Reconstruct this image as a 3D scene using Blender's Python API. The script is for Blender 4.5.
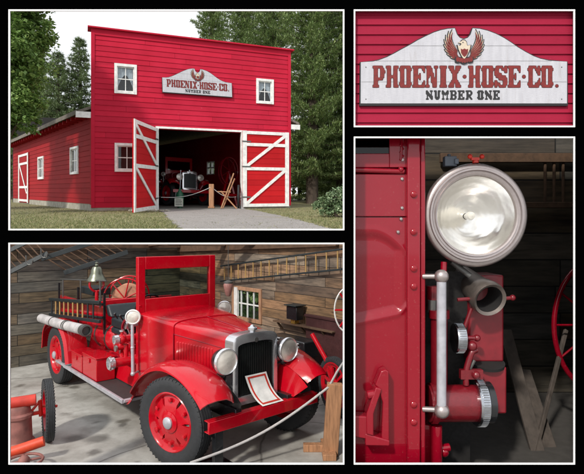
import bpy, math, random
from mathutils import Vector, Matrix, noise
random.seed(7)
S = bpy.context.scene
C = S.collection
R = math.radians
for o in list(bpy.data.objects): bpy.data.objects.remove(o)

# ------------------------------------------------------------------ camera, sky, sun, exposure
F = 500.0; PX = 292.0; PY = 237.0             # focal length in photo pixels, principal point
cd = bpy.data.cameras.new('camera'); cam = bpy.data.objects.new('camera', cd); C.objects.link(cam)
cd.sensor_fit = 'HORIZONTAL'; cd.sensor_width = 36; cd.lens = 36 * F / 584; cd.clip_start = .05; cd.clip_end = 2000
cam.location = (0, 0, 0); cam.rotation_euler = (R(90), 0, 0)
S.camera = cam
SUN_EL, SUN_AZ = 40, 30                        # azimuth: degrees left of straight behind the camera
w = bpy.data.worlds.new('World'); S.world = w; w.use_nodes = True
nt = w.node_tree; nt.nodes.clear()
sky = nt.nodes.new('ShaderNodeTexSky'); sky.sky_type = 'NISHITA'; sky.sun_disc = False
sky.sun_elevation = R(SUN_EL); sky.sun_rotation = R(180 + SUN_AZ)
sky.air_density = 1.2; sky.dust_density = 4; sky.ozone_density = 1
tc = nt.nodes.new('ShaderNodeTexCoord'); mp = nt.nodes.new('ShaderNodeMapping'); mp.inputs['Scale'].default_value = (1, 1, 3)
ns = nt.nodes.new('ShaderNodeTexNoise'); ns.inputs['Scale'].default_value = 2.2; ns.inputs['Detail'].default_value = 6
cr = nt.nodes.new('ShaderNodeValToRGB'); cr.color_ramp.elements[0].position = .2; cr.color_ramp.elements[1].position = .5
cr.color_ramp.elements[0].color = (.55, .55, .55, 1); cr.color_ramp.elements[1].color = (1, 1, 1, 1)
mx = nt.nodes.new('ShaderNodeMix'); mx.data_type = 'RGBA'; mx.inputs[7].default_value = (6.7, 6.85, 7.1, 1)
bg = nt.nodes.new('ShaderNodeBackground'); bg.inputs['Strength'].default_value = .15
ow = nt.nodes.new('ShaderNodeOutputWorld')
L = nt.links.new
L(tc.outputs['Generated'], mp.inputs[0]); L(mp.outputs[0], ns.inputs['Vector']); L(ns.outputs[0], cr.inputs[0]); L(cr.outputs[0], mx.inputs[0])
L(sky.outputs[0], mx.inputs[6]); L(mx.outputs[2], bg.inputs[0]); L(bg.outputs[0], ow.inputs[0])
sl = bpy.data.lights.new('sun', 'SUN'); sun = bpy.data.objects.new('sun', sl); C.objects.link(sun)
sl.energy = 2.6; sl.angle = R(4); sl.color = (1, .95, .87)
sdir = Vector((-math.sin(R(SUN_AZ)) * math.cos(R(SUN_EL)), -math.cos(R(SUN_AZ)) * math.cos(R(SUN_EL)), math.sin(R(SUN_EL))))
sun.rotation_euler = sdir.to_track_quat('Z', 'Y').to_euler()
S.view_settings.view_transform = 'Standard'; S.view_settings.look = 'None'
S.view_settings.exposure = 0.25; S.view_settings.gamma = 1; S.view_settings.use_curve_mapping = False
S.render.engine = 'CYCLES'

# ------------------------------------------------------------------ helpers
def at(px, py, Y): return Vector(((px - PX) / F * Y, Y, -(py - PY) / F * Y))

class MB:
    def __init__(s): s.v = []; s.f = []
    def add(s, vs, fs, M=None):
        b = len(s.v)
        for p in vs:
            p = Vector(p); s.v.append(M @ p if M else p)
        for f in fs: s.f.append([b + i for i in f])
        return s
    def box(s, x0, x1, y0, y1, z0, z1, M=None):
        vs = [(x0,y0,z0),(x1,y0,z0),(x1,y1,z0),(x0,y1,z0),(x0,y0,z1),(x1,y0,z1),(x1,y1,z1),(x0,y1,z1)]
        return s.add(vs, [(3,2,1,0),(4,5,6,7),(0,1,5,4),(1,2,6,5),(2,3,7,6),(3,0,4,7)], M)
    def bar(s, p, q, a, b, up=(0,0,1)):
        p = Vector(p); q = Vector(q); d = (q - p).normalized(); up = Vector(up)
        x = d.cross(up)
        if x.length < 1e-4: x = d.cross(Vector((1,0,0)))
        x.normalize(); z = x.cross(d)
        vs = []
        for e in (p, q):
            for i, j in ((-1,-1),(1,-1),(1,1),(-1,1)): vs.append(e + x * a/2 * i + z * b/2 * j)
        return s.add(vs, [(3,2,1,0),(4,5,6,7),(0,1,5,4),(1,2,6,5),(2,3,7,6),(3,0,4,7)])
    def tube(s, pts, r, n=10, caps=True, closed=False):
        pts = [Vector(p) for p in pts]; m = len(pts); rs = r if isinstance(r, (list, tuple)) else [r] * m
        vs = []; prev = None
        for i, p in enumerate(pts):
            if closed: d = pts[(i+1) % m] - pts[i-1]
            else: d = pts[min(i+1, m-1)] - pts[max(i-1, 0)]
            d.normalize()
            if prev is None:
                x = d.cross(Vector((0,0,1)))
                if x.length < 1e-3: x = d.cross(Vector((1,0,0)))
            else: x = prev - d * prev.dot(d)
            x.normalize(); prev = x; y = d.cross(x)
            for k in range(n):
                a = 2 * math.pi * k / n; vs.append(p + (x * math.cos(a) + y * math.sin(a)) * rs[i])
        fs = []
        for i in range(m if closed else m - 1):
            for k in range(n):
                a = i * n + k; b = i * n + (k+1) % n; j = ((i+1) % m) * n
                fs.append((a, b, j + (k+1) % n, j + k))
        if caps and not closed: fs.append(list(range(n))[::-1]); fs.append([(m-1)*n + k for k in range(n)])
        return s.add(vs, fs)
    def lathe(s, prof, o, d, n=24, cap0=False, cap1=False):
        """prof: (radius, height along d)"""
        o = Vector(o); d = Vector(d).normalized(); x = d.cross(Vector((0,0,1)))
        if x.length < 1e-3: x = Vector((1,0,0))
        x.normalize(); y = d.cross(x); vs = []
        for r, h in prof:
            for k in range(n):
                a = 2 * math.pi * k / n; vs.append(o + d * h + (x * math.cos(a) + y * math.sin(a)) * r)
        fs = []
        for i in range(len(prof) - 1):
            for k in range(n): fs.append((i*n + k, i*n + (k+1) % n, (i+1)*n + (k+1) % n, (i+1)*n + k))
        if cap0: fs.append(list(range(n))[::-1])
        if cap1: fs.append([(len(prof)-1)*n + k for k in range(n)])
        return s.add(vs, fs)
    def prism(s, poly, fn, t0, t1):
        """poly 2d points, fn(a,b,t)->3d"""
        n = len(poly); vs = [fn(a, b, t0) for a, b in poly] + [fn(a, b, t1) for a, b in poly]
        fs = [list(range(n))[::-1], [n + k for k in range(n)]] + [(k, (k+1) % n, n + (k+1) % n, n + k) for k in range(n)]
        return s.add(vs, fs)
    def loft(s, secs, caps=True, closed=True):
        n = len(secs[0]); vs = [p for q in secs for p in q]; fs = []
        for i in range(len(secs) - 1):
            for k in range(n if closed else n - 1): fs.append((i*n+k, i*n+(k+1) % n, (i+1)*n+(k+1) % n, (i+1)*n+k))
        if caps: fs.append(list(range(n))[::-1]); fs.append([(len(secs)-1)*n+k for k in range(n)])
        return s.add(vs, fs)
    def ball(s, c, r, n=12, sc=(1,1,1)):
        pr = []
        vs = []; m = n // 2
        for i in range(1, m):
            a = math.pi * i / m
            for k in range(n):
                b = 2 * math.pi * k / n
                vs.append((c[0] + r*sc[0]*math.sin(a)*math.cos(b), c[1] + r*sc[1]*math.sin(a)*math.sin(b), c[2] + r*sc[2]*math.cos(a)))
        vs += [(c[0], c[1], c[2] + r*sc[2]), (c[0], c[1], c[2] - r*sc[2])]
        fs = []
        for i in range(m - 2):
            for k in range(n): fs.append((i*n+k, (i+1)*n+k, (i+1)*n+(k+1) % n, i*n+(k+1) % n))
        t = len(vs) - 2
        for k in range(n): fs.append((t, k, (k+1) % n)); fs.append((t+1, (m-2)*n+(k+1) % n, (m-2)*n+k))
        return s.add(vs, fs)
    def build_each(s, name, mat, parent=None, **k):
        """every connected piece becomes an object of its own"""
        p = list(range(len(s.v)))
        def fd(i):
            while p[i] != i: p[i] = p[p[i]]; i = p[i]
            return i
        for f in s.f:
            for i in f[1:]: p[fd(i)] = fd(f[0])
        gr = {}
        for f in s.f: gr.setdefault(fd(f[0]), []).append(f)
        out = []
        for fs in gr.values():
            m = MB(); ix = {}
            for f in fs:
                for i in f:
                    if i not in ix: ix[i] = len(m.v); m.v.append(s.v[i])
                m.f.append([ix[i] for i in f])
            out.append(m.build(name, mat, parent, **k))
        return out
    def build(s, name, mat, parent=None, smooth=True, bevel=0, fn=None, fix=True, seg=2):
        me = bpy.data.meshes.new(name)
        vs = [tuple(fn(*p)) for p in s.v] if fn else [tuple(p) for p in s.v]
        me.from_pydata(vs, [], s.f); me.update()
        if fix:
            import bmesh
            bm = bmesh.new(); bm.from_mesh(me); bmesh.ops.recalc_face_normals(bm, faces=bm.faces); bm.to_mesh(me); bm.free()
        me.materials.append(mat)
        if smooth:
            me.polygons.foreach_set('use_smooth', [True] * len(me.polygons)); me.set_sharp_from_angle(angle=R(38))
        o = bpy.data.objects.new(name, me); C.objects.link(o)
        if parent: o.parent = parent
        if bevel:
            b = o.modifiers.new('bevel', 'BEVEL'); b.width = bevel; b.segments = seg; b.limit_method = 'ANGLE'; b.angle_limit = R(40)
        return o

def thing(name, label, cat, loc=(0,0,0), rotz=0, group=None):
    o = bpy.data.objects.new(name, None); C.objects.link(o); o.location = loc; o.rotation_euler = (0,0,rotz)
    o.empty_display_size = .2
    return tag(o, label, cat, group)
def tag(o, label, cat, group=None, kind=None):
    if label: o['label'] = label
    if cat: o['category'] = cat
    if group: o['group'] = group
    if kind: o['kind'] = kind
    return o
def struct(o, label=None):
    o['kind'] = 'structure'
    if label: o['label'] = label
    return o
def copy_tree(o, parent=None):
    c = o.copy(); C.objects.link(c); c.parent = parent
    for ch in list(o.children): copy_tree(ch, c)
    return c

# ------------------------------------------------------------------ materials
class NT:
    def __init__(s, name):
        s.m = bpy.data.materials.new(name); s.m.use_nodes = True; s.n = s.m.node_tree; s.n.nodes.clear()
        s.out = s.n.nodes.new('ShaderNodeOutputMaterial')
        s.p = s.n.nodes.new('ShaderNodeBsdfPrincipled'); s.L(s.p.outputs[0], s.out.inputs[0])
        s.tc = s.n.nodes.new('ShaderNodeTexCoord')
    def L(s, a, b): s.n.links.new(a, b)
    def N(s, t, **k):
        x = s.n.nodes.new('ShaderNode' + t)
        for a, b in k.items(): setattr(x, a, b)
        return x
    def noise(s, scale, detail=5, vec=None, rough=.6, sc=None, coord='Object'):
        x = s.N('TexNoise'); x.inputs['Scale'].default_value = scale; x.inputs['Detail'].default_value = detail; x.inputs['Roughness'].default_value = rough
        v = vec or s.tc.outputs[coord]
        if sc:
            m = s.N('Mapping'); m.inputs['Scale'].default_value = sc; s.L(v, m.inputs[0]); v = m.outputs[0]
        s.L(v, x.inputs['Vector']); return x.outputs[0]
    def ramp(s, fac, stops):
        x = s.N('ValToRGB'); e = x.color_ramp.elements
        while len(e) < len(stops): e.new(.5)
        for i, (p, c) in enumerate(stops): e[i].position = p; e[i].color = (*c, 1) if len(c) == 3 else c
        s.L(fac, x.inputs[0]); return x.outputs[0]
    def mix(s, fac, a, b, mode='MIX'):
        x = s.N('Mix', data_type='RGBA', blend_type=mode)
        if isinstance(fac, (int, float)): x.inputs[0].default_value = fac
        else: s.L(fac, x.inputs[0])
        for i, v in ((6, a), (7, b)):
            if isinstance(v, tuple): x.inputs[i].default_value = (*v, 1) if len(v) == 3 else v
            else: s.L(v, x.inputs[i])
        return x.outputs[2]
    def math(s, op, a, b=None):
        x = s.N('Math', operation=op)
        for i, v in ((0, a), (1, b)):
            if v is None: continue
            if isinstance(v, (int, float)): x.inputs[i].default_value = v
            else: s.L(v, x.inputs[i])
        return x.outputs[0]
    def bump(s, h, st=.3, dist=.01):
        x = s.N('Bump'); x.inputs['Strength'].default_value = st; x.inputs['Distance'].default_value = dist
        s.L(h, x.inputs['Height']); s.L(x.outputs[0], s.p.inputs['Normal']); return x
    def col(s, v):
        if isinstance(v, tuple): s.p.inputs['Base Color'].default_value = (*v, 1)
        else: s.L(v, s.p.inputs['Base Color'])
    def set(s, **k):
        for a, b in k.items():
            i = s.p.inputs[a.replace('_', ' ')]
            if isinstance(b, (int, float)): i.default_value = b
            else: s.L(b, i)

def rgb01(a, c, v=.0): return tuple(max(0, x * (1 + v)) for x in c)
def plain(name, c, rough=.5, metal=0, var=.18, scale=9, bump=.0, coat=0, spec=.5):
    t = NT(name); n = t.noise(scale)
    t.col(t.ramp(n, [(.3, tuple(x*(1-var) for x in c)), (.7, tuple(min(1, x*(1+var)) for x in c))]))
    n2 = t.noise(scale * 4)
    t.set(Roughness=t.ramp(n2, [(.3, (rough*.85,)*3), (.75, (min(1, rough*1.2),)*3)]), Metallic=metal, Coat_Weight=coat, Specular_IOR_Level=spec)
    t.p.inputs['Coat Roughness'].default_value = .08
    if bump: t.bump(n2, bump, .01)
    return t.m
def truck_paint(name, c, dust=.12, scale=1.):
    t = NT(name); n = t.noise(3*scale, 6); d = t.ramp(n, [(.45, (0,0,0)), (.75, (dust,)*3)])
    fine = t.ramp(t.noise(60*scale, 3), [(.64, (0,0,0)), (.72, (.35,)*3)])
    sc_n = t.noise(9*scale, 3, sc=(1, 1, 14)); d = t.mix(1., d, t.ramp(sc_n, [(.62, (0,0,0)), (.72, (.10,)*3)]), 'ADD'); base = t.mix(d, c, (.30, .11, .09)); base = t.mix(t.math('MULTIPLY', fine, .35), base, (.5, .3, .26))
    t.col(base); t.set(Roughness=t.ramp(t.noise(14*scale, 4), [(.3, (.16,)*3), (.8, (.34,)*3)]), Coat_Weight=.6, Coat_Roughness=.05, Specular_IOR_Level=.25)
    t.bump(t.noise(5*scale, 2), .12, .02)
    return t.m
M = {}
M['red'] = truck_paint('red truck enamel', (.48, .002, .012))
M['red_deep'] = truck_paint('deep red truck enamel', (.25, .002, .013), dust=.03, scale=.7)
M['red_matte'] = plain('sun-faded red metal', (.50, .035, .02), .5, bump=.1)
M['orange'] = plain('orange red metal', (.62, .06, .02), .45)
M['black'] = plain('black enamel', (.012, .013, .015), .3, coat=.3)
M['blackwood'] = plain('black painted wood', (.012, .018, .02), .5, bump=.2)
M['iron'] = plain('dull grey iron', (.12, .12, .115), .5, .6, bump=.1)
M['chrome'] = plain('worn chrome', (.72, .72, .74), .2, .8, var=.05, scale=5)
M['nickel'] = plain('warm brushed nickel', (.42, .37, .36), .36, .8, var=.08, scale=20)
M['silver'] = plain('silver painted tube', (.44, .44, .48), .35, .3)
M['rubber'] = plain('tyre rubber', (.026, .028, .031), .7, bump=.2, scale=20)
M['white'] = plain('white gloss paint', (.72, .72, .70), .4)
M['hosecloth'] = plain('pale canvas hose', (.42, .40, .40), .8, var=.25, bump=.3)
M['hosetan'] = plain('tan hose', (.42, .20, .12), .8, var=.25, bump=.3)
M['bell'] = plain('tarnished bell bronze', (.16, .17, .13), .35, .8, scale=14)
M['leather'] = plain('black seat leather', (.01, .016, .02), .45, bump=.3)
M['rope'] = plain('pale rope', (.45, .43, .42), .85, bump=.4, scale=60)
M['maroon'] = plain('maroon painted panel', (.055, .018, .018), .55, bump=.1)
M['pinkrust'] = plain('faded pink red drum paint', (.25, .10, .085), .7, var=.4, scale=7, bump=.3)
M['dark'] = plain('dark interior', (.010, .009, .009), .8)  # near-black colour holds the shade of interiors and recesses
M['green'] = plain('dark green paint', (.010, .09, .045), .5)
M['yellowrung'] = plain('varnished ash rung', (.40, .25, .09), .45)

t = NT('matte black display board'); t.col((.0006, .0006, .0007)); t.set(Roughness=1.0, Specular_IOR_Level=0.0); M['board'] = t.m
t = NT('white frame moulding'); t.col((.85, .85, .85)); t.set(Roughness=.6); M['trim'] = t.m

def wood(name, c, scale=6, rough=.6, axis=(1, 12, 12), var=.5):
    t = NT(name); n = t.noise(scale, 6, sc=axis)
    t.col(t.ramp(n, [(.25, tuple(x*(1-var) for x in c)), (.55, c), (.8, tuple(min(1, x*(1+var*.6)) for x in c))]))
    t.set(Roughness=rough); t.bump(n, .3, .01); return t.m
M['post'] = wood('light sawn timber post', (.40, .20, .10), 5, .7, (10, 10, 1))
M['timber'] = wood('brown roof timber', (.10, .055, .03), 5, .8, (2, 2, 2))
M['framewood'] = wood('window frame wood', (.40, .22, .13), 5, .6, (6, 6, 1))

def planks(name, cols, bw, bh, mortar, ax='XZ', grain=1., val=1.):
    """random boards with grain; ax picks the object axes that run along / across the boards"""
    t = NT(name); sp = t.N('SeparateXYZ'); t.L(t.tc.outputs['Object'], sp.inputs[0]); cb = t.N('CombineXYZ')
    t.L(sp.outputs['XYZ'.index(ax[0])], cb.inputs[0]); t.L(sp.outputs['XYZ'.index(ax[1])], cb.inputs[1])
    b = t.N('TexBrick'); b.offset = .37; b.offset_frequency = 2; b.squash = 1.6; b.squash_frequency = 3
    b.inputs['Scale'].default_value = 1; b.inputs['Brick Width'].default_value = bw; b.inputs['Row Height'].default_value = bh
    b.inputs['Mortar Size'].default_value = mortar; b.inputs['Mortar Smooth'].default_value = .2; b.inputs['Bias'].default_value = 0
    b.inputs['Color1'].default_value = (0,0,0,1); b.inputs['Color2'].default_value = (1,1,1,1); b.inputs['Mortar'].default_value = (.5,.5,.5,1)
    t.L(cb.outputs[0], b.inputs['Vector'])
    k = len(cols); base = t.ramp(b.outputs['Color'], [(i/(k-1), tuple(x*val for x in c)) for i, c in enumerate(cols)])
    # grain shifted per board
    ad = t.N('VectorMath', operation='ADD'); ml = t.N('VectorMath', operation='SCALE'); ml.inputs['Scale'].default_value = 37
    t.L(b.outputs['Color'], ml.inputs[0]); t.L(cb.outputs[0], ad.inputs[0]); t.L(ml.outputs[0], ad.inputs[1])
    g = t.noise(3.2 * grain, 8, vec=ad.outputs[0], sc=(1, 9, 1), rough=.65)
    g2 = t.noise(1.3 * grain, 3, vec=ad.outputs[0], sc=(1, 2.5, 1))
    gr = t.ramp(g, [(.28, (.30,.29,.28)), (.5, (.95,.95,.95)), (.72, (1.45,1.4,1.35))])
    gr2 = t.ramp(g2, [(.3, (.5,.52,.55)), (.65, (1.25,1.2,1.12))])
    c2 = t.mix(1., t.mix(1., base, gr, 'MULTIPLY'), gr2, 'MULTIPLY')
    # knots
    vo = t.N('TexVoronoi'); mpn = t.N('Mapping'); mpn.inputs['Scale'].default_value = (1.1, 4.2, 1); t.L(cb.outputs[0], mpn.inputs[0]); t.L(mpn.outputs[0], vo.inputs['Vector'])
    vo.inputs['Scale'].default_value = 1.1 * grain
    kn = t.ramp(vo.outputs['Distance'], [(.05, (1,1,1)), (.12, (0,0,0))])
    c3 = t.mix(t.math('MULTIPLY', kn, .75), c2, tuple(.02*val*x for x in (1.4, .8, .5)))
    c4 = t.mix(b.outputs['Fac'], c3, (.006, .005, .004))
    t.col(c4); t.set(Roughness=.8)
    t.bump(t.math('SUBTRACT', g, t.math('MULTIPLY', b.outputs['Fac'], 2.)), .5, .012)
    return t.m
brown = [(.15,.08,.04), (.12,.085,.06), (.20,.095,.036), (.09,.055,.033), (.15,.115,.085), (.24,.115,.045), (.11,.07,.045)]
grey = [(.085,.07,.05), (.075,.075,.068), (.10,.075,.045), (.055,.045,.035), (.095,.095,.09), (.11,.075,.04), (.065,.055,.045)]
M['wall_side'] = planks('brown reclaimed boards', [(.13,.085,.055), (.12,.095,.075), (.17,.10,.05), (.09,.06,.042), (.15,.125,.10), (.20,.11,.055), (.11,.08,.06)], 1.3, .165, .005, 'XZ', val=1.45)
M['wall_back'] = planks('grey brown reclaimed boards', grey, 1.3, .2, .006, 'XZ', val=1.55)
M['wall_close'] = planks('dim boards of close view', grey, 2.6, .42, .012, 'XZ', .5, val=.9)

def clapboard(name, c, light, worn=.25, dirt=(.16,.006,.02)):
    t = NT(name); n = t.noise(1.2, 5); n2 = t.noise(6, 6, sc=(1, 1, 5)); n3 = t.noise(18, 4)
    base = t.ramp(n, [(.3, c), (.7, light)])
    base = t.mix(t.ramp(n2, [(.55, (0,0,0)), (.8, (worn,)*3)]), base, dirt)
    base = t.mix(t.ramp(n3, [(.72, (0,0,0)), (.78, (.4,)*3)]), base, (.5, .3, .3))
    gi = t.N('NewGeometry'); base = t.mix(1., base, t.ramp(gi.outputs['Random Per Island'], [(0,(.88,.88,.90)),(1,(1.08,1.08,1.07))]), 'MULTIPLY')
    t.col(base); t.set(Roughness=.75, Specular_IOR_Level=.18); t.bump(n2, .25, .01); return t.m
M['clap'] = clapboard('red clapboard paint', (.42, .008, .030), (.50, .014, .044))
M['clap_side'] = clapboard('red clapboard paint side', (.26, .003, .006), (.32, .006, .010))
M['clap_close'] = clapboard('crimson clapboard close', (.28, .008, .032), (.33, .013, .044))
M['doorred'] = clapboard('red door boards', (.42, .006, .010), (.48, .010, .014))

# glass: thin panes
def glass(name, tint=(.9,.93,.92), refl=1.):
    m = bpy.data.materials.new(name); m.use_nodes = True; n = m.node_tree; n.nodes.clear()
    o = n.nodes.new('ShaderNodeOutputMaterial'); tr = n.nodes.new('ShaderNodeBsdfTransparent'); gl = n.nodes.new('ShaderNodeBsdfGlossy')
    gl.inputs['Roughness'].default_value = .03; tr.inputs[0].default_value = (*tint, 1)
    lw = n.nodes.new('ShaderNodeLayerWeight'); lw.inputs[0].default_value = .5; pw = n.nodes.new('ShaderNodeMath'); pw.operation = 'POWER'; pw.inputs[1].default_value = 4.5; n.links.new(lw.outputs['Facing'], pw.inputs[0])
    fr = n.nodes.new('ShaderNodeMath'); fr.operation = 'MULTIPLY_ADD'; fr.inputs[1].default_value = .9; fr.inputs[2].default_value = .035 * refl; n.links.new(pw.outputs[0], fr.inputs[0]); mx = n.nodes.new('ShaderNodeMixShader')
    n.links.new(fr.outputs[0], mx.inputs[0]); n.links.new(tr.outputs[0], mx.inputs[1]); n.links.new(gl.outputs[0], mx.inputs[2]); n.links.new(mx.outputs[0], o.inputs[0])
    return m
M['glass'] = glass('window glass'); M['clear'] = glass('clear lamp glass', (.995,.99,.98)); M['glass_dark'] = glass('tinted windscreen glass', (.62, .72, .70), 1.6)
def lens(name, c=(.6,.58,.52), ring=26, cen=(0,0,0), sc=1.):
    t = NT(name)
    wv = t.N('TexWave', wave_type='RINGS', rings_direction='SPHERICAL'); wv.inputs['Scale'].default_value = ring*.1; wv.inputs['Distortion'].default_value = 2.5; wv.inputs['Detail'].default_value = 3
    t.L(t.tc.outputs['Object'], wv.inputs['Vector'])
    n = t.noise(7*sc, 4)
    t.col(t.ramp(n, [(.35, tuple(x*.75 for x in c)), (.65, c)])); t.set(Metallic=.3, Roughness=t.ramp(n, [(.35, (.2,)*3), (.7, (.4,)*3)]), Coat_Weight=1.0)
    t.bump(wv.outputs[1], .05, .01); return t.m
M['lens'] = lens('frosted lamp lens', (.82,.78,.70), 60)

# ================================================================== SETTING: outer ground, display wall
b = MB(); b.add([(-60,-60,-2.476),(60,-60,-2.476),(400,900,-2.476),(-400,900,-2.476)], [(0,1,2,3)])
struct(b.build('ground', plain('pale bounce ground', (.30,.29,.27), .9, scale=.5), fix=False), 'added ground around the display, made pale to bounce light')  # added outer ground, its pale tone chosen to bounce light onto the lamps
WY = 4.55; K = WY / F
def wx(px): return (px - PX) * K
def wz(py): return -(py - PY) * K
panels = [(9, 10, 344, 230), (354, 10, 574.5, 127), (9, 243, 344, 464), (354, 137, 574.5, 464)]
disp = thing('display_wall', 'large black display wall with four white edged window openings', 'display wall', (0, WY, -2.47))
def dw(x0, x1, y0, y1):
    m.box(wx(x0), wx(x1), 0, .03, wz(y1) + 2.47, wz(y0) + 2.47)
m = MB()
XL, XR, YT, YB = -14, 600, -8, 508
dw(XL, XR, YT, 10); dw(XL, 9, 10, 464); dw(574.5, XR, 10, 464); dw(XL, XR, 464, YB)
dw(344, 354, 10, 464); dw(9, 344, 230, 243); dw(354, 574.5, 127, 137)
m.build('board', M['board'], disp, smooth=False)
for (x0, y0, x1, y1) in panels:
    m = MB(); q = 1.5
    def tr(a, c, e, g): m.box(wx(a), wx(c), -.006, .004, wz(g) + 2.47, wz(e) + 2.47)
    tr(x0 - q*.2, x1 + q*.2, y0 - .2*q, y0 + q*.8); tr(x0 - q*.2, x1 + q*.2, y1 - q*.8, y1 + q*.2)
    tr(x0 - q*.2, x0 + q*.8, y0 + q*.8, y1 - q*.8); tr(x1 - q*.8, x1 + q*.2, y0 + q*.8, y1 - q*.8)
    m.build('white_border', M['trim'], disp, smooth=False)

# ================================================================== LETTERING AND EMBLEM (board pixel units: x right, z up, front is -y)
GL = {
'P': ["1111110","0110011","0110011","0111110","0110000","0110000","1111000"],
'H': ["1110111","0110110","0110110","0111110","0110110","0110110","1110111"],
'O': ["0111110","1110111","0110110","0110110","0110110","1110111","0111110"],
'E': ["1111111","0110011","0110100","0111100","0110100","0110011","1111111"],
'N': ["1100111","1110010","1111010","0111110","0101111","0100111","1110011"],
'I': ["1111110","0111100","0011000","0011000","0011000","0111100","1111110"],
'X': ["1110111","0110110","0011100","0001000","0011100","0110110","1110111"],
'S': ["0111111","1100011","1110000","0111110","0000111","1100011","1111110"],
'C': ["0111111","1110011","1100001","1100000","1100001","1110011","0111111"],
'U': ["1110111","0110110","0110110","0110110","0110110","0111110","0011100"],
'M': ["1100011","1110111","1111111","0101010","0100010","0100010","1110111"],
'B': ["1111110","0110011","0110011","0111110","0110011","0110011","1111110"],
'R': ["1111110","0110011","0110011","0111110","0111100","0110110","1110011"],
}
G9 = {
'P': "1111111100 0111001110 0111001111 0111001110 0111001110 0111111100 0111000000 0111000000 1111100000",
'H': "1111001111 0111001110 0111001110 0111001110 0111111110 0111001110 0111001110 0111001110 1111001111",
'O': "0111111110 1111001111 0111001110 0111001110 0111001110 0111001110 0111001110 1111001111 0111111110",
'E': "111111111 011100011 011100001 011101000 011111000 011101000 011100001 011100011 111111111",
'N': "111100111 011110010 011110010 011111010 011011010 010011110 010011110 010001110 111001110",
'I': "011111110 001111100 001111100 001111100 001111100 001111100 001111100 001111100 011111110",
'X': "111101111 011101110 001111100 000111000 000111000 000111000 001111100 011101110 111101111",
'S': "011111011 111001111 111000011 111110000 011111110 000111111 110000111 111100111 110111110",
'C': "0111111011 1111001111 0111000111 0111000011 0111000000 0111000001 0111000011 1111001111 0111111110"}
def glyph(mb, rows, ox, oy, cw, ch, grow, d0, d1, rnd=.26):
    """one closed letter outline: cells share their corner points, outer corners are clipped, inner ones filled"""
    H_, W9 = len(rows), len(rows[0]); on_ = lambda i, j: 0 <= i < W9 and 0 <= j < H_ and rows[j][i] == '1'
    idx = {}
    def vert(i, j, t):
        if (i, j, t) in idx: return idx[(i, j, t)]
        q = [(dx, dy) for dx in (-1, 0) for dy in (-1, 0) if on_(i+dx, j+dy)]
        sx = sum(2*dx+1 for dx, dy in q); sy = sum(2*dy+1 for dx, dy in q); X, Y = ox + i*cw, oy + j*ch
        if len(q) == 1: X += sx*(rnd*cw*.5 - grow); Y += sy*(rnd*ch*.5 - grow)
        elif len(q) == 3: X += -sx*(-rnd*cw*.5) - sx*0 - sx*grow - sx*rnd*cw*1.; Y += -sy*(-rnd*ch*.5) - sy*grow - sy*rnd*ch*1.
        elif len(q) == 2: X -= (sx/2)*grow; Y -= (sy/2)*grow
        idx[(i, j, t)] = len(mb.v); mb.v.append(Vector((X, d0 if t == 0 else d1, -Y))); return idx[(i, j, t)]
    for j in range(H_):
        for i in range(W9):
            if not on_(i, j): continue
            mb.f.append([vert(i, j+1, 0), vert(i+1, j+1, 0), vert(i+1, j, 0), vert(i, j, 0)])
            for (a, b_, di, dj) in (((i, j), (i+1, j), 0, -1), ((i+1, j), (i+1, j+1), 1, 0), ((i+1, j+1), (i, j+1), 0, 1), ((i, j+1), (i, j), -1, 0)):
                if not on_(i+di, j+dj): mb.f.append([vert(*a, 0), vert(*b_, 0), vert(*b_, 1), vert(*a, 1)])
def write(mb, text, x0, x1, ytop, ybot, d0, d1, grow=0., gap=.06, dots=()):
    big = ' ' not in text
    units = [0.50 if c in '.*' else (.45 if c == ' ' else (.74 if c == 'I' and big else 1.)) for c in text]
    tot = sum(units); ux = (x1 - x0) / tot; x = x0
    for c, u in zip(text, units):
        wd = ux * u
        if c in '.*':
            cy = (ytop + ybot) / 2 if c == '*' else ybot - 1.6
            r_ = (1.75 if c == '*' else 1.55) + grow
            mb.prism([(x + wd/2 + r_*math.cos(a*math.pi/6), cy + r_*math.sin(a*math.pi/6)) for a in range(12)], lambda a, b_, t_: (a, t_, -b_), d0, d1)
        elif c != ' ':
            rows = G9[c].split() if big else GL[c]; n9 = len(rows)
            glyph(mb, rows, x + wd*gap/2, ytop, wd*(1-gap)/len(rows[0]), (ybot-ytop)/n9, grow, d0, d1)
        x += wd
M['signwhite'] = plain('weathered white sign paint', (.42, .42, .46), .6, var=.08, scale=.06)
t = NT('weathered sign boards'); a_ = t.noise(.035, 6, sc=(6, 1, 1)); b2 = t.noise(.9, 4, sc=(.25, 1, 3)); c_ = t.noise(.12, 5, sc=(1.6, 1, .18))
c0 = t.ramp(a_, [(.3,(.44,.44,.48)),(.7,(.53,.53,.57))]); c0 = t.mix(t.ramp(b2, [(.5,(0,0,0)),(.8,(.35,)*3)]), c0, (.30,.29,.30)); c0 = t.mix(t.ramp(c_, [(.58,(0,0,0)),(.8,(.5,)*3)]), c0, (.26,.22,.19))
t.col(c0); t.set(Roughness=.7); t.bump(b2, .2, .3); M['signwhite_far'] = t.m
M['signred'] = plain('brick red lettering', (.17, .011, .009), .6, var=.3, scale=.35)
M['signblack'] = plain('black lettering', (.014, .013, .015), .6)
M['cream'] = plain('cream feather paint', (.56, .48, .37), .6, var=.1, scale=.5)
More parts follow.
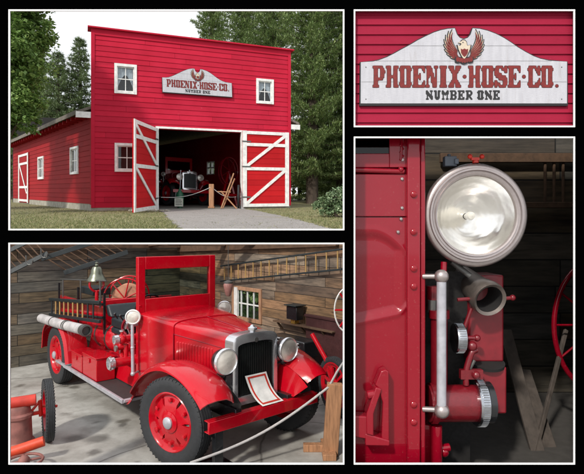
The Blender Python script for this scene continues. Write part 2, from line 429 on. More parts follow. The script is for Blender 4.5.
def sign(label, fn_loc, s, rot):
    """built in photo pixels of the close view; origin at sign centre (464, 82)"""
    T = lambda x, y: (x - 464, y - 82)
    root = thing('wall_sign', label, 'sign', fn_loc); root.rotation_euler = rot; root.scale = (s, s, s)
    left = [(360.8,103.2),(361,62),(373.5,61.2),(379,60),(387,57),(394,53.5),(402,49),(410,44.8),(418,40),(426,36),(434,32.3),(441,30),(448,28.6),(455,28)]
    notch = [(456,31),(457.3,34.5),(460,37.6),(464,39),(468,37.6),(470.8,34.5),(472,31),(473,28)]
    right = [(480,28.6),(488,30.5),(496,33.5),(504,37.6),(511,42),(518,47),(526,51.8),(534,56),(541,58.6),(549,60.3),(555,60.8),(567.4,61.4),(567.4,103.2)]
    P_ = [T(*p) for p in left + notch + right]
    f = lambda a, b_, t_: (a, t_, -b_)
    m = MB(); m.prism(P_, f, 0, 2.2); m.build('sign_board', M['signwhite_far'], root, smooth=False)
    # dark edge: strips following the outline, slightly larger behind
    m = MB(); n = len(P_)
    cx_, cy_ = 0, 0
    big = []
    for i in range(n):
        a = Vector(P_[i-1]); c = Vector(P_[(i+1) % n]); d = (c - a).normalized(); nn = Vector((d.y, -d.x)); p = Vector(P_[i])
        big.append(tuple(p + nn * 1.0))
    # orientation check: make it outward
    area = sum(P_[i-1][0]*P_[i][1] - P_[i][0]*P_[i-1][1] for i in range(n))
    if sum(big[i-1][0]*big[i][1] - big[i][0]*big[i-1][1] for i in range(n)) ** 2 < area ** 2:
        big = [tuple(2*Vector(P_[i]) - Vector(big[i])) for i in range(n)]
    big[0] = (P_[0][0] - 1.2, P_[0][1] + 2.2); big[-1] = (P_[-1][0] + 1.2, P_[-1][1] + 2.2)
    m.prism(big, f, .5, 3.2); m.build('dark_backing', M['signblack'], root, smooth=False)
    # joints between the boards of the sign
    m = MB()
    for y, xa, xb in ((45.6, 410, 517), (60.8, 376, 552), (81.8, 361.5, 567)):
        a, yy = T(xa, y); c, _ = T(xb, y); m.box(a, c, -.06, .3, -yy - .16, -yy + .16)
    m.build_each('board_joint', M['iron'], root, smooth=False)
    m = MB(); write(m, 'PHOENIX*HOSE*CO.', *[T(372.5, 0)[0], T(560.5, 0)[0]], T(0, 65.6)[1], T(0, 87.4)[1], -.12, .1, grow=.34, gap=.03)
    m.build('lettering_outline', M['signblack'], root, smooth=False)
    m = MB(); write(m, 'PHOENIX*HOSE*CO.', *[T(372.5, 0)[0], T(560.5, 0)[0]], T(0, 65.6)[1], T(0, 87.4)[1], -.3, .1, grow=.0, gap=.03)
    m.build('lettering', M['signred'], root, smooth=False)
    m = MB(); write(m, 'NUMBER ONE', T(425.5, 0)[0], T(500.5, 0)[0], T(0, 90.2)[1], T(0, 99.6)[1], -.3, .1, grow=.05, gap=.12)
    m.build('small_lettering', M['signblack'], root, smooth=False)
    # emblem: rising bird with spread wings
    em = MB(); el = []; cr_ = MB(); rd = MB(); bk = MB()
    def feather(mb, base, tip, wd, bend, d0, d1):
        b0 = Vector(base); t0 = Vector(tip); ax = t0 - b0; nn = Vector((-ax.y, ax.x)).normalized()
        N_ = 7; up = []; dn = []
        for i in range(N_ + 1):
            u = i / N_; c0 = b0 + ax * u + nn * bend * math.sin(math.pi * u * .8)
            ww = wd * (0.35 + 1.1 * u * (1 - u) * 1.6) * (1 if u < .9 else .45)
            up.append(tuple(c0 + nn * ww)); dn.append(tuple(c0 - nn * ww))
        mb.prism(up + dn[::-1], f, d0, d1)
    for sd in (-1, 1):
        X = lambda x, y: (T(464 + sd * (464 - x), y))
        fe = [((457.2,51),(455.2,28.6)),((457,52),(451.2,30)),((457,53),(447.6,33.5)),((457,54),(445.2,38)),((457.4,55),(444.2,43)),((458,56),(444.6,48.2)),((458.8,57),(446.6,53)),((460,58),(450,56.8))]
        bend = [5.2, 4.6, 3.8, 3.0, 2.3, 1.7, 1.1, .7]
        for i, ((a, c), bd) in enumerate(zip(fe, bend)):
            dz = .02 * i
            feather(bk, X(*a), X(*c), 2.0, sd * bd, -.34 - dz, .1)
            tx = (c[0] * .93 + a[0] * .07, c[1] * .93 + a[1] * .07)
            feather(cr_, X(*a), X(*tx), .95, sd * bd, -.6 - dz, .1)
            tx = (c[0] * .84 + a[0] * .16, c[1] * .84 + a[1] * .16)
            feather(rd, X(*a), X(*tx), .80, sd * bd, -.9 - dz, .1)
    body = [(457.6,45.4),(459.8,46.2),(461.2,44.4),(460.6,42),(462.4,40.4),(465,40.8),(466.4,42.8),(466.8,45.8),(470.4,45.4),(469.6,49.5),(467.8,53.5),(466,57),(464,59.6),(462,57),(460.2,53.5),(458.4,49.5)]
    m1 = MB(); m1.prism([T(464 + (x-464)*1.16, 50 + (y-50)*1.1) for x, y in body], f, -1.1, .1); 
    bk.v += [] ; bk.add(m1.v, m1.f)
    cr_.prism([T(*p) for p in body], f, -1.3, .1)
    cr_.prism([T(*p) for p in ((460.9,41.6),(458.0,42.8),(461,43.6))], f, -1.4, .1)
    rd.prism([T(*p) for p in ((460.6,49),(462.4,49.8),(464.2,48.8),(466,49.8),(467.8,49),(467.6,53),(466,55.6),(464.2,57.2),(462.4,55.6),(460.8,53))], f, -1.55, .1)
    for i, x in enumerate((457.4, 459.8, 462.2, 464.6, 467, 469.4, 471)):
        tx, ty = T(x, 61.6 - abs(x-464)*.22); rd.prism([(tx-1.3, ty-2.6), (tx+1.3, ty-2.8), (tx+1.5, ty+.6), (tx, ty+2.1), (tx-1.5, ty+.4)], f, -1.3 - .03*i, .1)
    for i, x in enumerate((458, 464, 470)):
        tx, ty = T(x, 61.4 - abs(x-464)*.2); bk.prism([(tx-3.4, ty-3.2), (tx+3.4, ty-3.2), (tx+3.0, ty+2.2), (tx, ty+3.2), (tx-3.0, ty+2.2)], f, -1.15 - .02*i, .1)
    bk.prism([T(*p) for p in ((462.2,42.4),(463.2,42.2),(463.1,43.1),(462.2,43.2))], f, -1.6, .1)
    e = bk.build('emblem', M['signblack'], root, smooth=False)
    cr_.build('pale_feathers', M['cream'], e, smooth=False); rd.build('red_feathers', M['signred'], e, smooth=False)
    # screws
    m = MB()
    for x, y in ((366,67),(366,99),(562,67),(562,99)): a, c = T(x, y); m.lathe([(0.6,-.25),(.6,0)], (a, 0, -c), (0,1,0), 8, cap0=True)
    m.build_each('screw', M['iron'], root)
    return root

# ================================================================== UPPER RIGHT: sign on clapboards, close
SY = 4.605; SK = SY / F
def clap_rows(mb, x0, x1, z0, z1, h, lip, y=0.0):
    """bevel siding: each board leans out at its foot; front is -y"""
    z = z0
    while z < z1 - 1e-6:
        zt = min(z + h, z1)
        mb.add([(x0,y-lip,z),(x1,y-lip,z),(x1,y-.15*lip,zt),(x0,y-.15*lip,zt),(x0,y+.02,z),(x1,y+.02,z),(x1,y+.02,zt),(x0,y+.02,zt)],
               [(0,1,2,3),(4,7,6,5),(0,4,5,1),(3,2,6,7),(0,3,7,4),(1,5,6,2)])
        z = zt
m = MB(); clap_rows(m, (350-PX)*SK, (584-PX)*SK, (PY-135)*SK, (PY+6)*SK, 9.75*SK, .016)
m.v = [Vector((p.x, p.y, p.z)) for p in m.v]
z0 = (PY - 132.5) * SK
m = MB(); clap_rows(m, (349.5-PX)*SK, (584-PX)*SK, z0, (PY + 2) * SK, 9.75*SK, .016)
o = m.build('clapboard_wall', M['clap_close'], smooth=False); o.location = (0, SY, 0)
tag(o, 'close view of crimson clapboard wall behind the large white sign', 'wall')
sign('large white wooden sign seen close up with red slab lettering and winged bird', ((464-PX)*SK*.99, SY - .04, (PY-82)*SK*.99), SK*.99, (0,0,0))

# ================================================================== UPPER LEFT: the red firehouse on its grassy slope
D = 16.0; q16 = D / 20; K1 = 1.5                       # the firehouse is drafted at 2/3 size, built K1 times that
def grown(o): o.location = Vector(o.location) * K1; o.scale = Vector(o.scale) * K1; return o
def gz(x, y): return -.84 * q16 + .094 * y          # slope
e1 = Vector((1201,500,47)) / math.hypot(1201,500); e2 = Vector((-389,500,47)) / math.hypot(389,500)
n1 = Vector((.384,-.923,0)); n2 = Vector((-.789,-.614,0)); UP = Vector((0,0,1))
P0 = at(92, 211, D)
def fac(s, z, d=0): return P0 + e1 * s + UP * z + n1 * d          # d outwards
def sid(q, z, d=0): return P0 + e2 * q + UP * z + n2 * d
def fpx(px, py):
    k = (px - PX) / F; s = (k * P0.y - P0.x) / (e1.x - k * e1.y)
    p = P0 + e1 * s; return s, (PY - py) / F * p.y - p.z
def spx(px, py):
    k = (px - PX) / F; s = (k * P0.y - P0.x) / (e2.x - k * e2.y)
    p = P0 + e2 * s; return s, (PY - py) / F * p.y - p.z
W_ = fpx(290, 208)[0]; HL = fpx(92, 28)[1]; QL = spx(13, 200)[0]
bld = thing('firehouse', 'red clapboard firehouse with square false front and open doorway', 'building', P0); grown(bld)
INV = lambda v: v - P0
def facw(a, b_, c): return INV(fac(a, c, -b_))      # x along facade, y inwards, z up
def sidw(a, b_, c): return INV(sid(a, c, -b_))
# openings (s0,s1,z0,z1)
def rectf(x0, y0, x1, y1):
    a, zt = fpx(x0, y0); c, zb = fpx(x1, y1); _, zb2 = fpx(x0, y1) if False else (0, 0)
    xm = (x0 + x1) / 2; zt = fpx(xm, y0)[1]; zb = fpx(xm, y1)[1]; return a, c, zb, zt
def rects(x0, y0, x1, y1):
    a = spx(x0, 0)[0]; c = spx(x1, 0)[0]; xm = (x0 + x1) / 2; return min(a, c), max(a, c), spx(xm, y1)[1], spx(xm, y0)[1]
w_ul = rectf(117.0, 67.0, 134.0, 91.6); w_ur = rectf(258.2, 81.6, 271.2, 101.8); w_ll = rectf(117.3, 146, 136.5, 169.4)
dx0, _ = fpx(158.5, 200); dx1, _ = fpx(241, 200); dtop = fpx(200, 130.6)[1]
door = (dx0, dx1, 0, dtop)
wa = rects(39.0, 158.5, 43.8, 177.6); wb = rects(71.6, 149, 78.4, 172.2)
def siding(mb, x0, x1, z0, z1, h, lip, holes, th=.12):
    xs = sorted({x0, x1} | {v for hh in holes for v in hh[:2]}); zs = []
    z = z0
    cuts = sorted({v for hh in holes for v in hh[2:4]})
    rows = []
    while z < z1 - 1e-5: rows.append((z, min(z + h, z1))); z += h
    jr = random.Random(int(x1 * 1000) + 5)
    for (a, c) in rows:
        jn = [x0 + (x1 - x0) * jr.random() for _ in range(max(1, int((x1 - x0) / 3)))] if x1 - x0 > 3 else []
        seg = [a] + [k for k in cuts if a + 1e-4 < k < c - 1e-4] + [c]
        for za, zb in zip(seg, seg[1:]):
            la = lip * (1 - .85 * (za - a) / h); lb = lip * (1 - .85 * (zb - a) / h)
            run = None
            for xa, xb in zip(xs, xs[1:]):
                xm = (xa + xb) / 2; zm = (za + zb) / 2
                hit = any(hh[0] < xm < hh[1] and hh[2] < zm < hh[3] for hh in holes)
                if not hit:
                    if run is None: run = [xa, xb]
                    else: run[1] = xb
                if (hit or xb == xs[-1]) and run:
                  R0, R1 = run; run = None; cutx = [R0] + sorted(j for j in jn if R0 + .25 < j < R1 - .25) + [R1]
                  for X0, X1 in zip(cutx, cutx[1:]):
                    X1 -= .005 if X1 < R1 else 0
                    mb.add([(X0,-la,za),(X1,-la,za),(X1,-lb,zb),(X0,-lb,zb),(X0,th,za),(X1,th,za),(X1,th,zb),(X0,th,zb)],
                           [(0,1,2,3),(4,7,6,5),(0,4,5,1),(3,2,6,7),(0,3,7,4),(1,5,6,2)])
H1 = HL - .02
m = MB(); siding(m, 0, W_, .1, H1, H1/33.5, .018, [w_ul, w_ur, w_ll, (door[0], door[1], 0, door[3])])
m.build('front_wall', M['clap'], bld, smooth=False, fn=facw, fix=False)
EH = spx(92, 113)[1]
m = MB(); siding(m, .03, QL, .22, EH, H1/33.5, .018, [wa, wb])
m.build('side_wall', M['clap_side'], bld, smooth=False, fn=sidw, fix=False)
# other walls (inside dark), right wall with one window
def rwal(a, b_, c): return INV(fac(W_ - .05, c) + e2 * a + n2 * (b_))
def rpx(px):
    k = (px - PX) / F; o0 = fac(W_ - .05, 0); return (k * o0.y - o0.x) / (e2.x - k * e2.y)
qr = sorted((rpx(217), rpx(208.5))); hz = []
Q0 = fac(W_ - .05, 0) + e2 * (sum(qr)/2)
zt = (PY-161.5)/F*Q0.y - Q0.z; zb = (PY-175)/F*Q0.y - Q0.z
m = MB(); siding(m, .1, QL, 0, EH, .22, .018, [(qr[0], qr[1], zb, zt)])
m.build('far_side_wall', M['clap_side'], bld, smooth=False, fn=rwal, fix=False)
wf = MB()
for a, b_ in ((qr[0], qr[0]+.06), (qr[1]-.06, qr[1]), ((qr[0]+qr[1])/2-.02, (qr[0]+qr[1])/2+.02)): wf.box(a, b_, -.03, .1, zb, zt)
for z in (zb, (zb+zt)/2, zt-.05): wf.box(qr[0]+.06, qr[1]-.06, -.02, .09, z, z+.05)
fr_ = wf.build('window', M['white'], bld, smooth=False, fn=rwal)
pm = MB(); pm.box(qr[0]+.05, qr[1]-.05, .03, .04, zb, zt); pm.build('pane', M['glass'], fr_, smooth=False, fn=rwal)
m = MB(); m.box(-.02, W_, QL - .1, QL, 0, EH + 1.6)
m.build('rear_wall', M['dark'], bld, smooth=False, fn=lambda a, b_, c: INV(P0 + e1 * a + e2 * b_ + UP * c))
# roof behind the false front
m = MB(); rid = EH + 1.5
for (a0, z0_, a1, z1_) in ((-.42, EH - .02, W_/2, rid), (W_ + .42, EH - .02, W_/2, rid)):
    m.add([(a0,.05,z0_),(a1,.05,z1_),(a1,QL+.3,z1_),(a0,QL+.3,z0_),(a0,.05,z0_+.09),(a1,.05,z1_+.09),(a1,QL+.3,z1_+.09),(a0,QL+.3,z0_+.09)],
          [(0,1,2,3),(4,7,6,5),(0,4,5,1),(3,2,6,7),(0,3,7,4),(1,5,6,2)])
tt = NT('weathered shingles'); nn_ = tt.noise(9, 5); tt.col(tt.ramp(nn_, [(.3,(.10,.085,.07)),(.7,(.21,.185,.16))])); tt.set(Roughness=.9); tt.bump(nn_, .4, .02); M['shingle'] = tt.m
roof = m.build('roof', M['shingle'], bld, smooth=False, fn=lambda a, b_, c: INV(P0 + e1 * a + e2 * b_ + UP * c))
RF = lambda a, b_, c: INV(P0 + e1 * a + e2 * b_ + UP * c)
m = MB()
for k in range(26): m.box(-.36, -.02, .5 + k*.55, .57 + k*.55, EH - .16, EH - .03)
m.build_each('rafter_tail', M['clap_side'], roof, smooth=False, fn=RF)
m = MB(); m.box(-.46, -.43, .04, QL + .3, EH - .06, EH + .08); m.build('gutter_board', M['shingle'], roof, smooth=False, fn=RF)
m = MB(); m.box(-.47, -.03, -.015, .04, EH - .16, EH + .03); m.box(W_ + .03, W_ + .40, -.015, .04, EH - .2, EH - .02)
m.build_each('white_eave_end', M['white'], roof, smooth=False, fn=RF)
# top cap, frieze, corner boards, foundation
m = MB(); m.box(-.13, W_ + .12, -.13, .3, H1, H1 + .045); m.build('top_cap', M['clap'], bld, smooth=False, fn=facw)
m = MB(); m.box(.08, W_ - .08, -.035, .03, H1 - .19, H1 - .003); m.box(-.03, .08, -.04, .05, .1, H1 - .003); m.box(W_ - .09, W_ + .02, -.04, .05, .1, H1 - .003)
m.build_each('corner_trim', M['clap'], bld, smooth=False, fn=facw)
m = MB(); m.box(-.02, .12, -.035, .0, .2, EH - .0); m.build('side_corner_trim', M['clap_side'], bld, smooth=False, fn=sidw)
tt = NT('pale rubble foundation'); nn_ = tt.noise(5, 6); tt.col(tt.ramp(nn_, [(.3,(.22,.20,.16)),(.7,(.42,.40,.34))])); tt.set(Roughness=.9); tt.bump(nn_, .6, .03); M['stone'] = tt.m
m = MB(); m.box(0, door[0] - .1, -.01, .1, -.2, .1); m.box(door[1], W_, -.01, .1, -.2, .1); fo = m.build_each('foundation', M['stone'], bld, smooth=False, fn=facw)
m = MB(); m.box(.01, QL, -.005, .1, -.2, .22); m.build('side_foundation', M['stone'], bld, smooth=False, fn=sidw)
# white door casing
m = MB(); m.box(door[0] - .1, door[0], -.05, .1, 0, door[3]); m.box(door[1] - .003, door[1] + .09, -.05, .1, 0, door[3] - .0); m.box(door[0] - .1, door[1] + .09, -.05, .1, door[3] + .002, door[3] + .07)
m.build('door_casing', M['white'], bld, smooth=False, fn=facw)
curt = plain('lace curtain', (.45, .47, .55), .9)
def window(wr, fn, cols=2, rows=2, fw=.085, curtain=True, mat='white', name='window'):
    x0, x1, z0_, z1_ = wr; m = MB()
    m.box(x0 - fw, x0, -.05, .06, z0_ - fw, z1_ + fw); m.box(x1, x1 + fw, -.05, .06, z0_ - fw, z1_ + fw)
    m.box(x0, x1, -.05, .06, z1_, z1_ + fw); m.box(x0, x1, -.065, .06, z0_ - fw, z0_)
    fr = m.build(name, M[mat], bld, smooth=False, fn=fn)
    m = MB(); s_ = .03
    m.box(x0, x0 + s_, .0, .03, z0_, z1_); m.box(x1 - s_, x1, .0, .03, z0_, z1_); m.box(x0 + s_, x1 - s_, .0, .03, z1_ - s_, z1_); m.box(x0 + s_, x1 - s_, .0, .03, z0_, z0_ + s_)
    for i in range(1, cols): c = x0 + (x1-x0)*i/cols; m.box(c - .012, c + .012, .002, .028, z0_ + s_, z1_ - s_)
    for i in range(1, rows): c = z0_ + (z1_-z0_)*i/rows; m.box(x0 + s_, x1 - s_, .004, .026, c - .014, c + .014)
    m.build('sash', M[mat], fr, smooth=False, fn=fn)
    m = MB(); m.box(x0 + .02, x1 - .02, .012, .016, z0_ + .02, z1_ - .02); m.build('pane', M['glass'], fr, smooth=False, fn=fn)
    if curtain:
        m = MB(); w2 = (x1 - x0) / 2
        for sd, xa in ((1, x0), (-1, x1)):
            N_ = 8
            for i in range(N_):
                u0, u1 = i/N_, (i+1)/N_
                zz = lambda u: z1_ - (z1_ - z0_) * (.30 + .62 * (1-u)**1.6)
                yo = .06 + .015 * (i % 2); y1_ = .06 + .015 * ((i+1) % 2)
                m.add([(xa + sd*w2*u0, yo, zz(u0)), (xa + sd*w2*u1, y1_, zz(u1)), (xa + sd*w2*u1, y1_, z1_), (xa + sd*w2*u0, yo, z1_)], [(0,1,2,3)])
        m.build('curtain', curt, fr, smooth=False, fn=fn, fix=False)
    m = MB(); m.box(x0 - fw, x1 + fw, .25, .27, z0_ - fw, z1_ + fw); m.build('room_shade_sheet', M['dark'], fr, smooth=False, fn=fn)  # near-black sheet stands in for the unlit room behind the pane
    return fr
window(w_ul, facw); window(w_ur, facw); window(w_ll, facw, curtain=False)
window(wa, sidw, curtain=False, fw=.075); window(wb, sidw, curtain=False, fw=.075)
# side door on the far end of the side wall
sd0 = rects(19.8, 154, 29.4, 211); a0, a1 = sd0[0], sd0[1]; zt_ = sd0[3]
m = MB(); m.box(a0, a1, -.05, -.02, .05, zt_); dd = m.build('side_door', M['clap_side'], bld, smooth=False, fn=sidw)
m = MB(); t_ = .2
m.box(a0, a0+t_, -.075, -.051, .05, zt_); m.box(a1-t_, a1, -.075, -.051, .05, zt_)
for z in (.1, .45*zt_*.5 + .2, zt_*.78, zt_-.12): m.box(a0+t_, a1-t_, -.072, -.051, z, z+.11)
N0 = (a0+t_, .55); m.add([(a0+t_, -.07, .5),(a0+t_+.25, -.07, .5),(a1-t_, -.07, zt_*.78),(a1-t_-.25,-.07,zt_*.78)], [(0,1,2,3)])
m.build('white_bracing', M['white'], dd, smooth=False, fn=sidw, fix=False)
# big braced door leaves
def leaf(fn, wd, ht, flip):
    m = MB(); nb = 11
    m = MB(); siding(m, 0, wd, .0, ht, ht/14, .008, [], .03); lf = m.build('door_leaf', M['doorred'], bld, smooth=False, fn=fn, fix=False)
    m = MB(); a = .15
    for xa, xb in ((0, a), (wd-a, wd)): m.box(xa, xb, -.035, -.009, .0, ht)
    for z in (.0, ht*.50-.05, ht-a*.8, ht*.80): m.box(a, wd-a, -.034, -.009, z, z + a*.75)
    def diag(xa, za, xb, zb_):
        d = Vector((xb-xa, zb_-za)).normalized(); nn = Vector((-d.y, d.x))*.055
        m.prism([(xa+nn.x, za+nn.y),(xa-nn.x, za-nn.y),(xb-nn.x, zb_-nn.y),(xb+nn.x, zb_+nn.y)], lambda p, q_, t2: (p, t2, q_), -.037, -.01)
    l, r = (wd-a, a) if flip else (a, wd-a)
    diag(l, ht*.50+.1, r, ht-a*.9) if not flip else diag(l, ht*.50+.12, r, ht-a*.9)
    diag(l, .12, r, ht*.50-.04)
    m.build('white_bracing', M['white'], lf, smooth=False, fn=fn)
    m = MB()
    for z in (ht*.12, ht*.52, ht*.85):
        m.box(-.03 if not flip else wd-.3, .3 if not flip else wd+.03, -.045, -.038, z, z+.045)
    m.build_each('strap_hinge', M['iron'], lf, smooth=False, fn=fn)
    return lf
hgt = door[3]
lx0 = fpx(242, 200)[0]; lx1 = fpx(288, 200)[0]
leaf(lambda a, b_, c: INV(fac(lx0 + a, c + .06, .07 - b_)), lx1 - lx0, fpx(264, 132)[1] - .06, False)
# left leaf swings out towards the viewer
hp = fac(door[0] - .06, .05, .06); op = at(133.4, 212.6, 14.25) ; dv = (op - hp); dv.z = 0; wl_ = dv.length; dv.normalize()
nl = Vector((dv.y, -dv.x, 0)); 
if nl.y > 0: nl = -nl
rise = (op.z - hp.z) / wl_
leaf(lambda a, b_, c: INV(hp + dv * (wl_ - a) + UP * (c + rise * (wl_ - a)) + nl * (-b_)), wl_, hgt - .05, True)
# sign over the doorway
sc_ = fpx(197.5, 88); pc = fac(sc_[0], sc_[1], .09)
sx0 = fpx(163, 90)[0]; sx1 = fpx(232, 90)[0]
yaw = math.atan2(500, 1201); tilt = -math.atan2(47, 1301)
sg = sign('white firehouse sign mounted high over the open doorway', (0,0,0), (sx1 - sx0) / 206.6, (0,0,0))
sg.matrix_world = Matrix.Translation(pc * K1) @ Matrix.Rotation(yaw, 4, 'Z') @ Matrix.Rotation(tilt, 4, 'Y') @ Matrix.Scale((sx1-sx0)/206.6*K1, 4)

# slope: grass ground, gravel drive, floor in the firehouse
tt = NT('dry grass ground'); n_a = tt.noise(.5, 6); n_b = tt.noise(7, 8); n_c = tt.noise(40, 4)
gcol = tt.mix(tt.ramp(n_a, [(.35,(0,0,0)),(.65,(1,1,1))]), (.14, .145, .055), (.235, .205, .10))
gcol = tt.mix(tt.ramp(n_b, [(.4,(0,0,0)),(.7,(.8,)*3)]), gcol, (.055, .075, .02)); gcol = tt.mix(tt.ramp(n_c, [(.4,(0,0,0)),(.75,(.6,)*3)]), gcol, (.24, .21, .13))
tt.col(gcol); tt.set(Roughness=.95); tt.bump(n_c, .7, .03); M['grassground'] = tt.m
m = MB(); Y0_, Y1_ = 8.15, 90
N_ = 60
xs = [-75 + 150 * i / 30 for i in range(31)]; ys = [Y0_ + (Y1_ - Y0_) * (i / 30) ** 2 for i in range(31)]
for y in ys:
    for x in xs:
        k_ = (x + 75) / 150; dy = (y - Y0_) * 1.3; xl_, xr_ = -6.3 - dy, 1.9 + dy; xx = xl_ + (xr_ - xl_) * k_; m.v.append(Vector((xx, y, gz(xx, y))))
for i in range(30):
    for j in range(30): m.f.append([i*31+j, i*31+j+1, (i+1)*31+j+1, (i+1)*31+j])
m.build  # terrain sheet with a thick front edge
top = list(m.v)
struct(grown(m.build('terrain', M['grassground'], smooth=False, fix=False)), 'grassy slope in front of the firehouse')
tt = NT('grey gravel'); n_a = tt.noise(3, 6); n_c = tt.noise(30, 5, rough=.8); tt.col(tt.mix(tt.ramp(n_c, [(.42,(0,0,0)),(.6,(1,1,1))]), tt.ramp(n_a, [(.3,(.12,.112,.105)),(.7,(.22,.205,.195))]), (.34,.32,.30)))
tt.set(Roughness=.95); tt.bump(n_c, .8, .02); M['gravel'] = tt.m
def on(px, py, dz=.006):
    # ground point under a pixel of the slope: z = -.672+.094Y
    k = -(py - PY) / F; Y = .84 * q16 / (.094 - k); return Vector(((px - PX) / F * Y, Y, gz(0, Y) + dz))
edge = [on(158, 209.6), on(165, 213), on(168, 219), on(174, 225), on(184, 231), on(230, 236), on(330, 238), on(344, 235), on(331, 229), on(306, 222), on(281, 216), on(262, 212), on(243, 208.6)]
er = random.Random(2); fine_ = []
for i in range(len(edge)):
    a, c = edge[i], edge[(i+1) % len(edge)]; nseg = max(1, int((c - a).length / .12)) if i < len(edge) - 1 else 1
    for k in range(nseg):
        p = a.lerp(c, k / nseg); jx = er.gauss(0, .035) if k else 0; fine_.append(p + Vector((jx, er.gauss(0, .03) if k else 0, 0)))
edge = fine_
m = MB(); m.v = [p for p in edge]; m.f = [list(range(len(edge)))]
struct(grown(m.build('gravel_drive', M['gravel'], smooth=False, fix=False)))
m = MB(); m.box(0, W_, .0, QL, -.02, .015); M['slab'] = plain('dusty concrete floor', (.20,.19,.17), .85, scale=2)
m.build('concrete_floor', M['slab'], bld, smooth=False, fn=lambda a, b_, c: INV(P0 + e1 * a + e2 * b_ + UP * c))
# grass tufts (uncountable)
gm = MB(); gr = random.Random(3)
for i in range(16000):
    px = gr.uniform(-60, 420); py = 205 + 26 * gr.random() ** .8
    p = on(px, py, 0)
    if p.y > 40: continue
    s_, z_ = 0, 0
    # keep off the drive: simple polygon test
    ins = False; j = len(edge) - 1
    for i2 in range(len(edge)):
        a, c = edge[i2], edge[j]
        if (a.y > p.y) != (c.y > p.y) and p.x < (c.x - a.x) * (p.y - a.y) / (c.y - a.y) + a.x: ins = not ins
        j = i2
    if ins and gr.random() < .985: continue
    rel = p - P0; 
    if rel.dot(n1) < .05 and rel.dot(n2) < .05: continue
    for k in range(3):
        a = gr.uniform(0, 6.28); h = gr.uniform(.015, .05); w2 = .006
        d = Vector((math.cos(a), math.sin(a), 0)); q_ = p + Vector((gr.uniform(-.06,.06), gr.uniform(-.06,.06), 0))
        gm.add([q_ - d*w2, q_ + d*w2, q_ + Vector((gr.uniform(-.04,.04), gr.uniform(-.04,.04), h))], [(0,1,2)])
tt = NT('grass blades'); gi = tt.N('NewGeometry'); tt.col(tt.ramp(gi.outputs['Random Per Island'], [(0,(.08,.12,.03)),(.5,(.17,.18,.065)),(1,(.32,.28,.15))])); tt.set(Roughness=.8)
tag(grown(gm.build('grass', tt.m, smooth=False, fix=False)), None, None, None, 'stuff')

# ---- trees
def foliage_mat(name, stops, trans=.25):
    t = NT(name); gi = t.N('NewGeometry'); c = t.ramp(gi.outputs['Random Per Island'], stops)
    t.col(c); t.set(Roughness=.55); tl = t.N('BsdfTranslucent'); t.L(c, tl.inputs[0]); mxs = t.N('MixShader'); mxs.inputs[0].default_value = trans
    t.L(t.p.outputs[0], mxs.inputs[1]); t.L(tl.outputs[0], mxs.inputs[2]); t.L(mxs.outputs[0], t.out.inputs[0]); return t.m
M['maple'] = foliage_mat('maple leaves', [(0,(.07,.14,.03)),(.6,(.16,.27,.06)),(1,(.28,.40,.12))])
M['pine'] = foliage_mat('pine needles', [(0,(.10,.17,.055)),(.6,(.22,.31,.11)),(1,(.38,.45,.19))], .1)
M['spruce'] = foliage_mat('pale conifer needles', [(0,(.10,.15,.07)),(.6,(.18,.25,.11)),(1,(.28,.34,.17))], .1)
M['juniper'] = foliage_mat('juniper sprays', [(0,(.10,.17,.08)),(.6,(.19,.28,.14)),(1,(.32,.40,.23))], .15)
M['bark'] = wood('rough bark', (.075, .055, .04), 6, .9, (4, 4, 1))
def leafy(name, label, base, H, blobs, n, size, mat, seed, trunk_r=.18, cat='tree', group=None):
    rr = random.Random(seed); root = thing(name, label, cat, base, 0, group)
    m = MB(); c0 = Vector(blobs[0][:3])
    m.tube([(0,0,-.2), (rr.uniform(-.1,.1), 0, H*.3), (rr.uniform(-.2,.2), .1, H*.55), (0, 0, H*.8)], [trunk_r, trunk_r*.8, trunk_r*.6, trunk_r*.25], 8)
    for b_ in blobs:
        c = Vector(b_[:3]); s0 = Vector((0, 0, min(H*.6, max(.5, c.z*.55)))); mid = (s0 + c) / 2 + Vector((0,0,.2))
        m.tube([s0, mid, c], [trunk_r*.45, trunk_r*.3, trunk_r*.1], 6)
    m.build('trunk', M['bark'], root)
    m = MB(); tot = sum(b_[3]*b_[4]*b_[5] for b_ in blobs)
    for b_ in blobs:
        c = Vector(b_[:3]); rd3 = b_[3:6]; k = int(n * b_[3]*b_[4]*b_[5] / tot); nc = max(6, k // 45)
        cl = []
        for _ in range(nc):
            d = Vector((rr.gauss(0,1), rr.gauss(0,1), rr.gauss(0,1))).normalized() * (rr.uniform(.35, 1.0) ** .5)
            cl.append((c + Vector((d.x*rd3[0], d.y*rd3[1], d.z*rd3[2])), rr.uniform(.12, .3) * (rd3[0]+rd3[2])/2))
        for i in range(k):
            cc, cr2 = cl[i % nc]
            p = cc + Vector((rr.gauss(0,.6), rr.gauss(0,.6), rr.gauss(0,.38))) * cr2
            a = rr.uniform(0, 6.28); el = rr.gauss(-.35, .5); sz = size * rr.uniform(.6, 1.3)
            d = Vector((math.cos(a)*math.cos(el), math.sin(a)*math.cos(el), math.sin(el))); sdv = d.cross(Vector((rr.gauss(0,.4), rr.gauss(0,.4), 1))).normalized(); up = sdv.cross(d) * .15
            m.add([p, p + (d*.35 + sdv*.5 + up)*sz, p + (d*.62 + sdv*.22)*sz, p + d*sz, p + (d*.62 - sdv*.22)*sz, p + (d*.35 - sdv*.5 + up)*sz], [(0,1,2,3),(0,3,4,5)])
    m.build('crown', mat, root, smooth=False, fix=False)
    return grown(root) if cat != 'shrub' else root
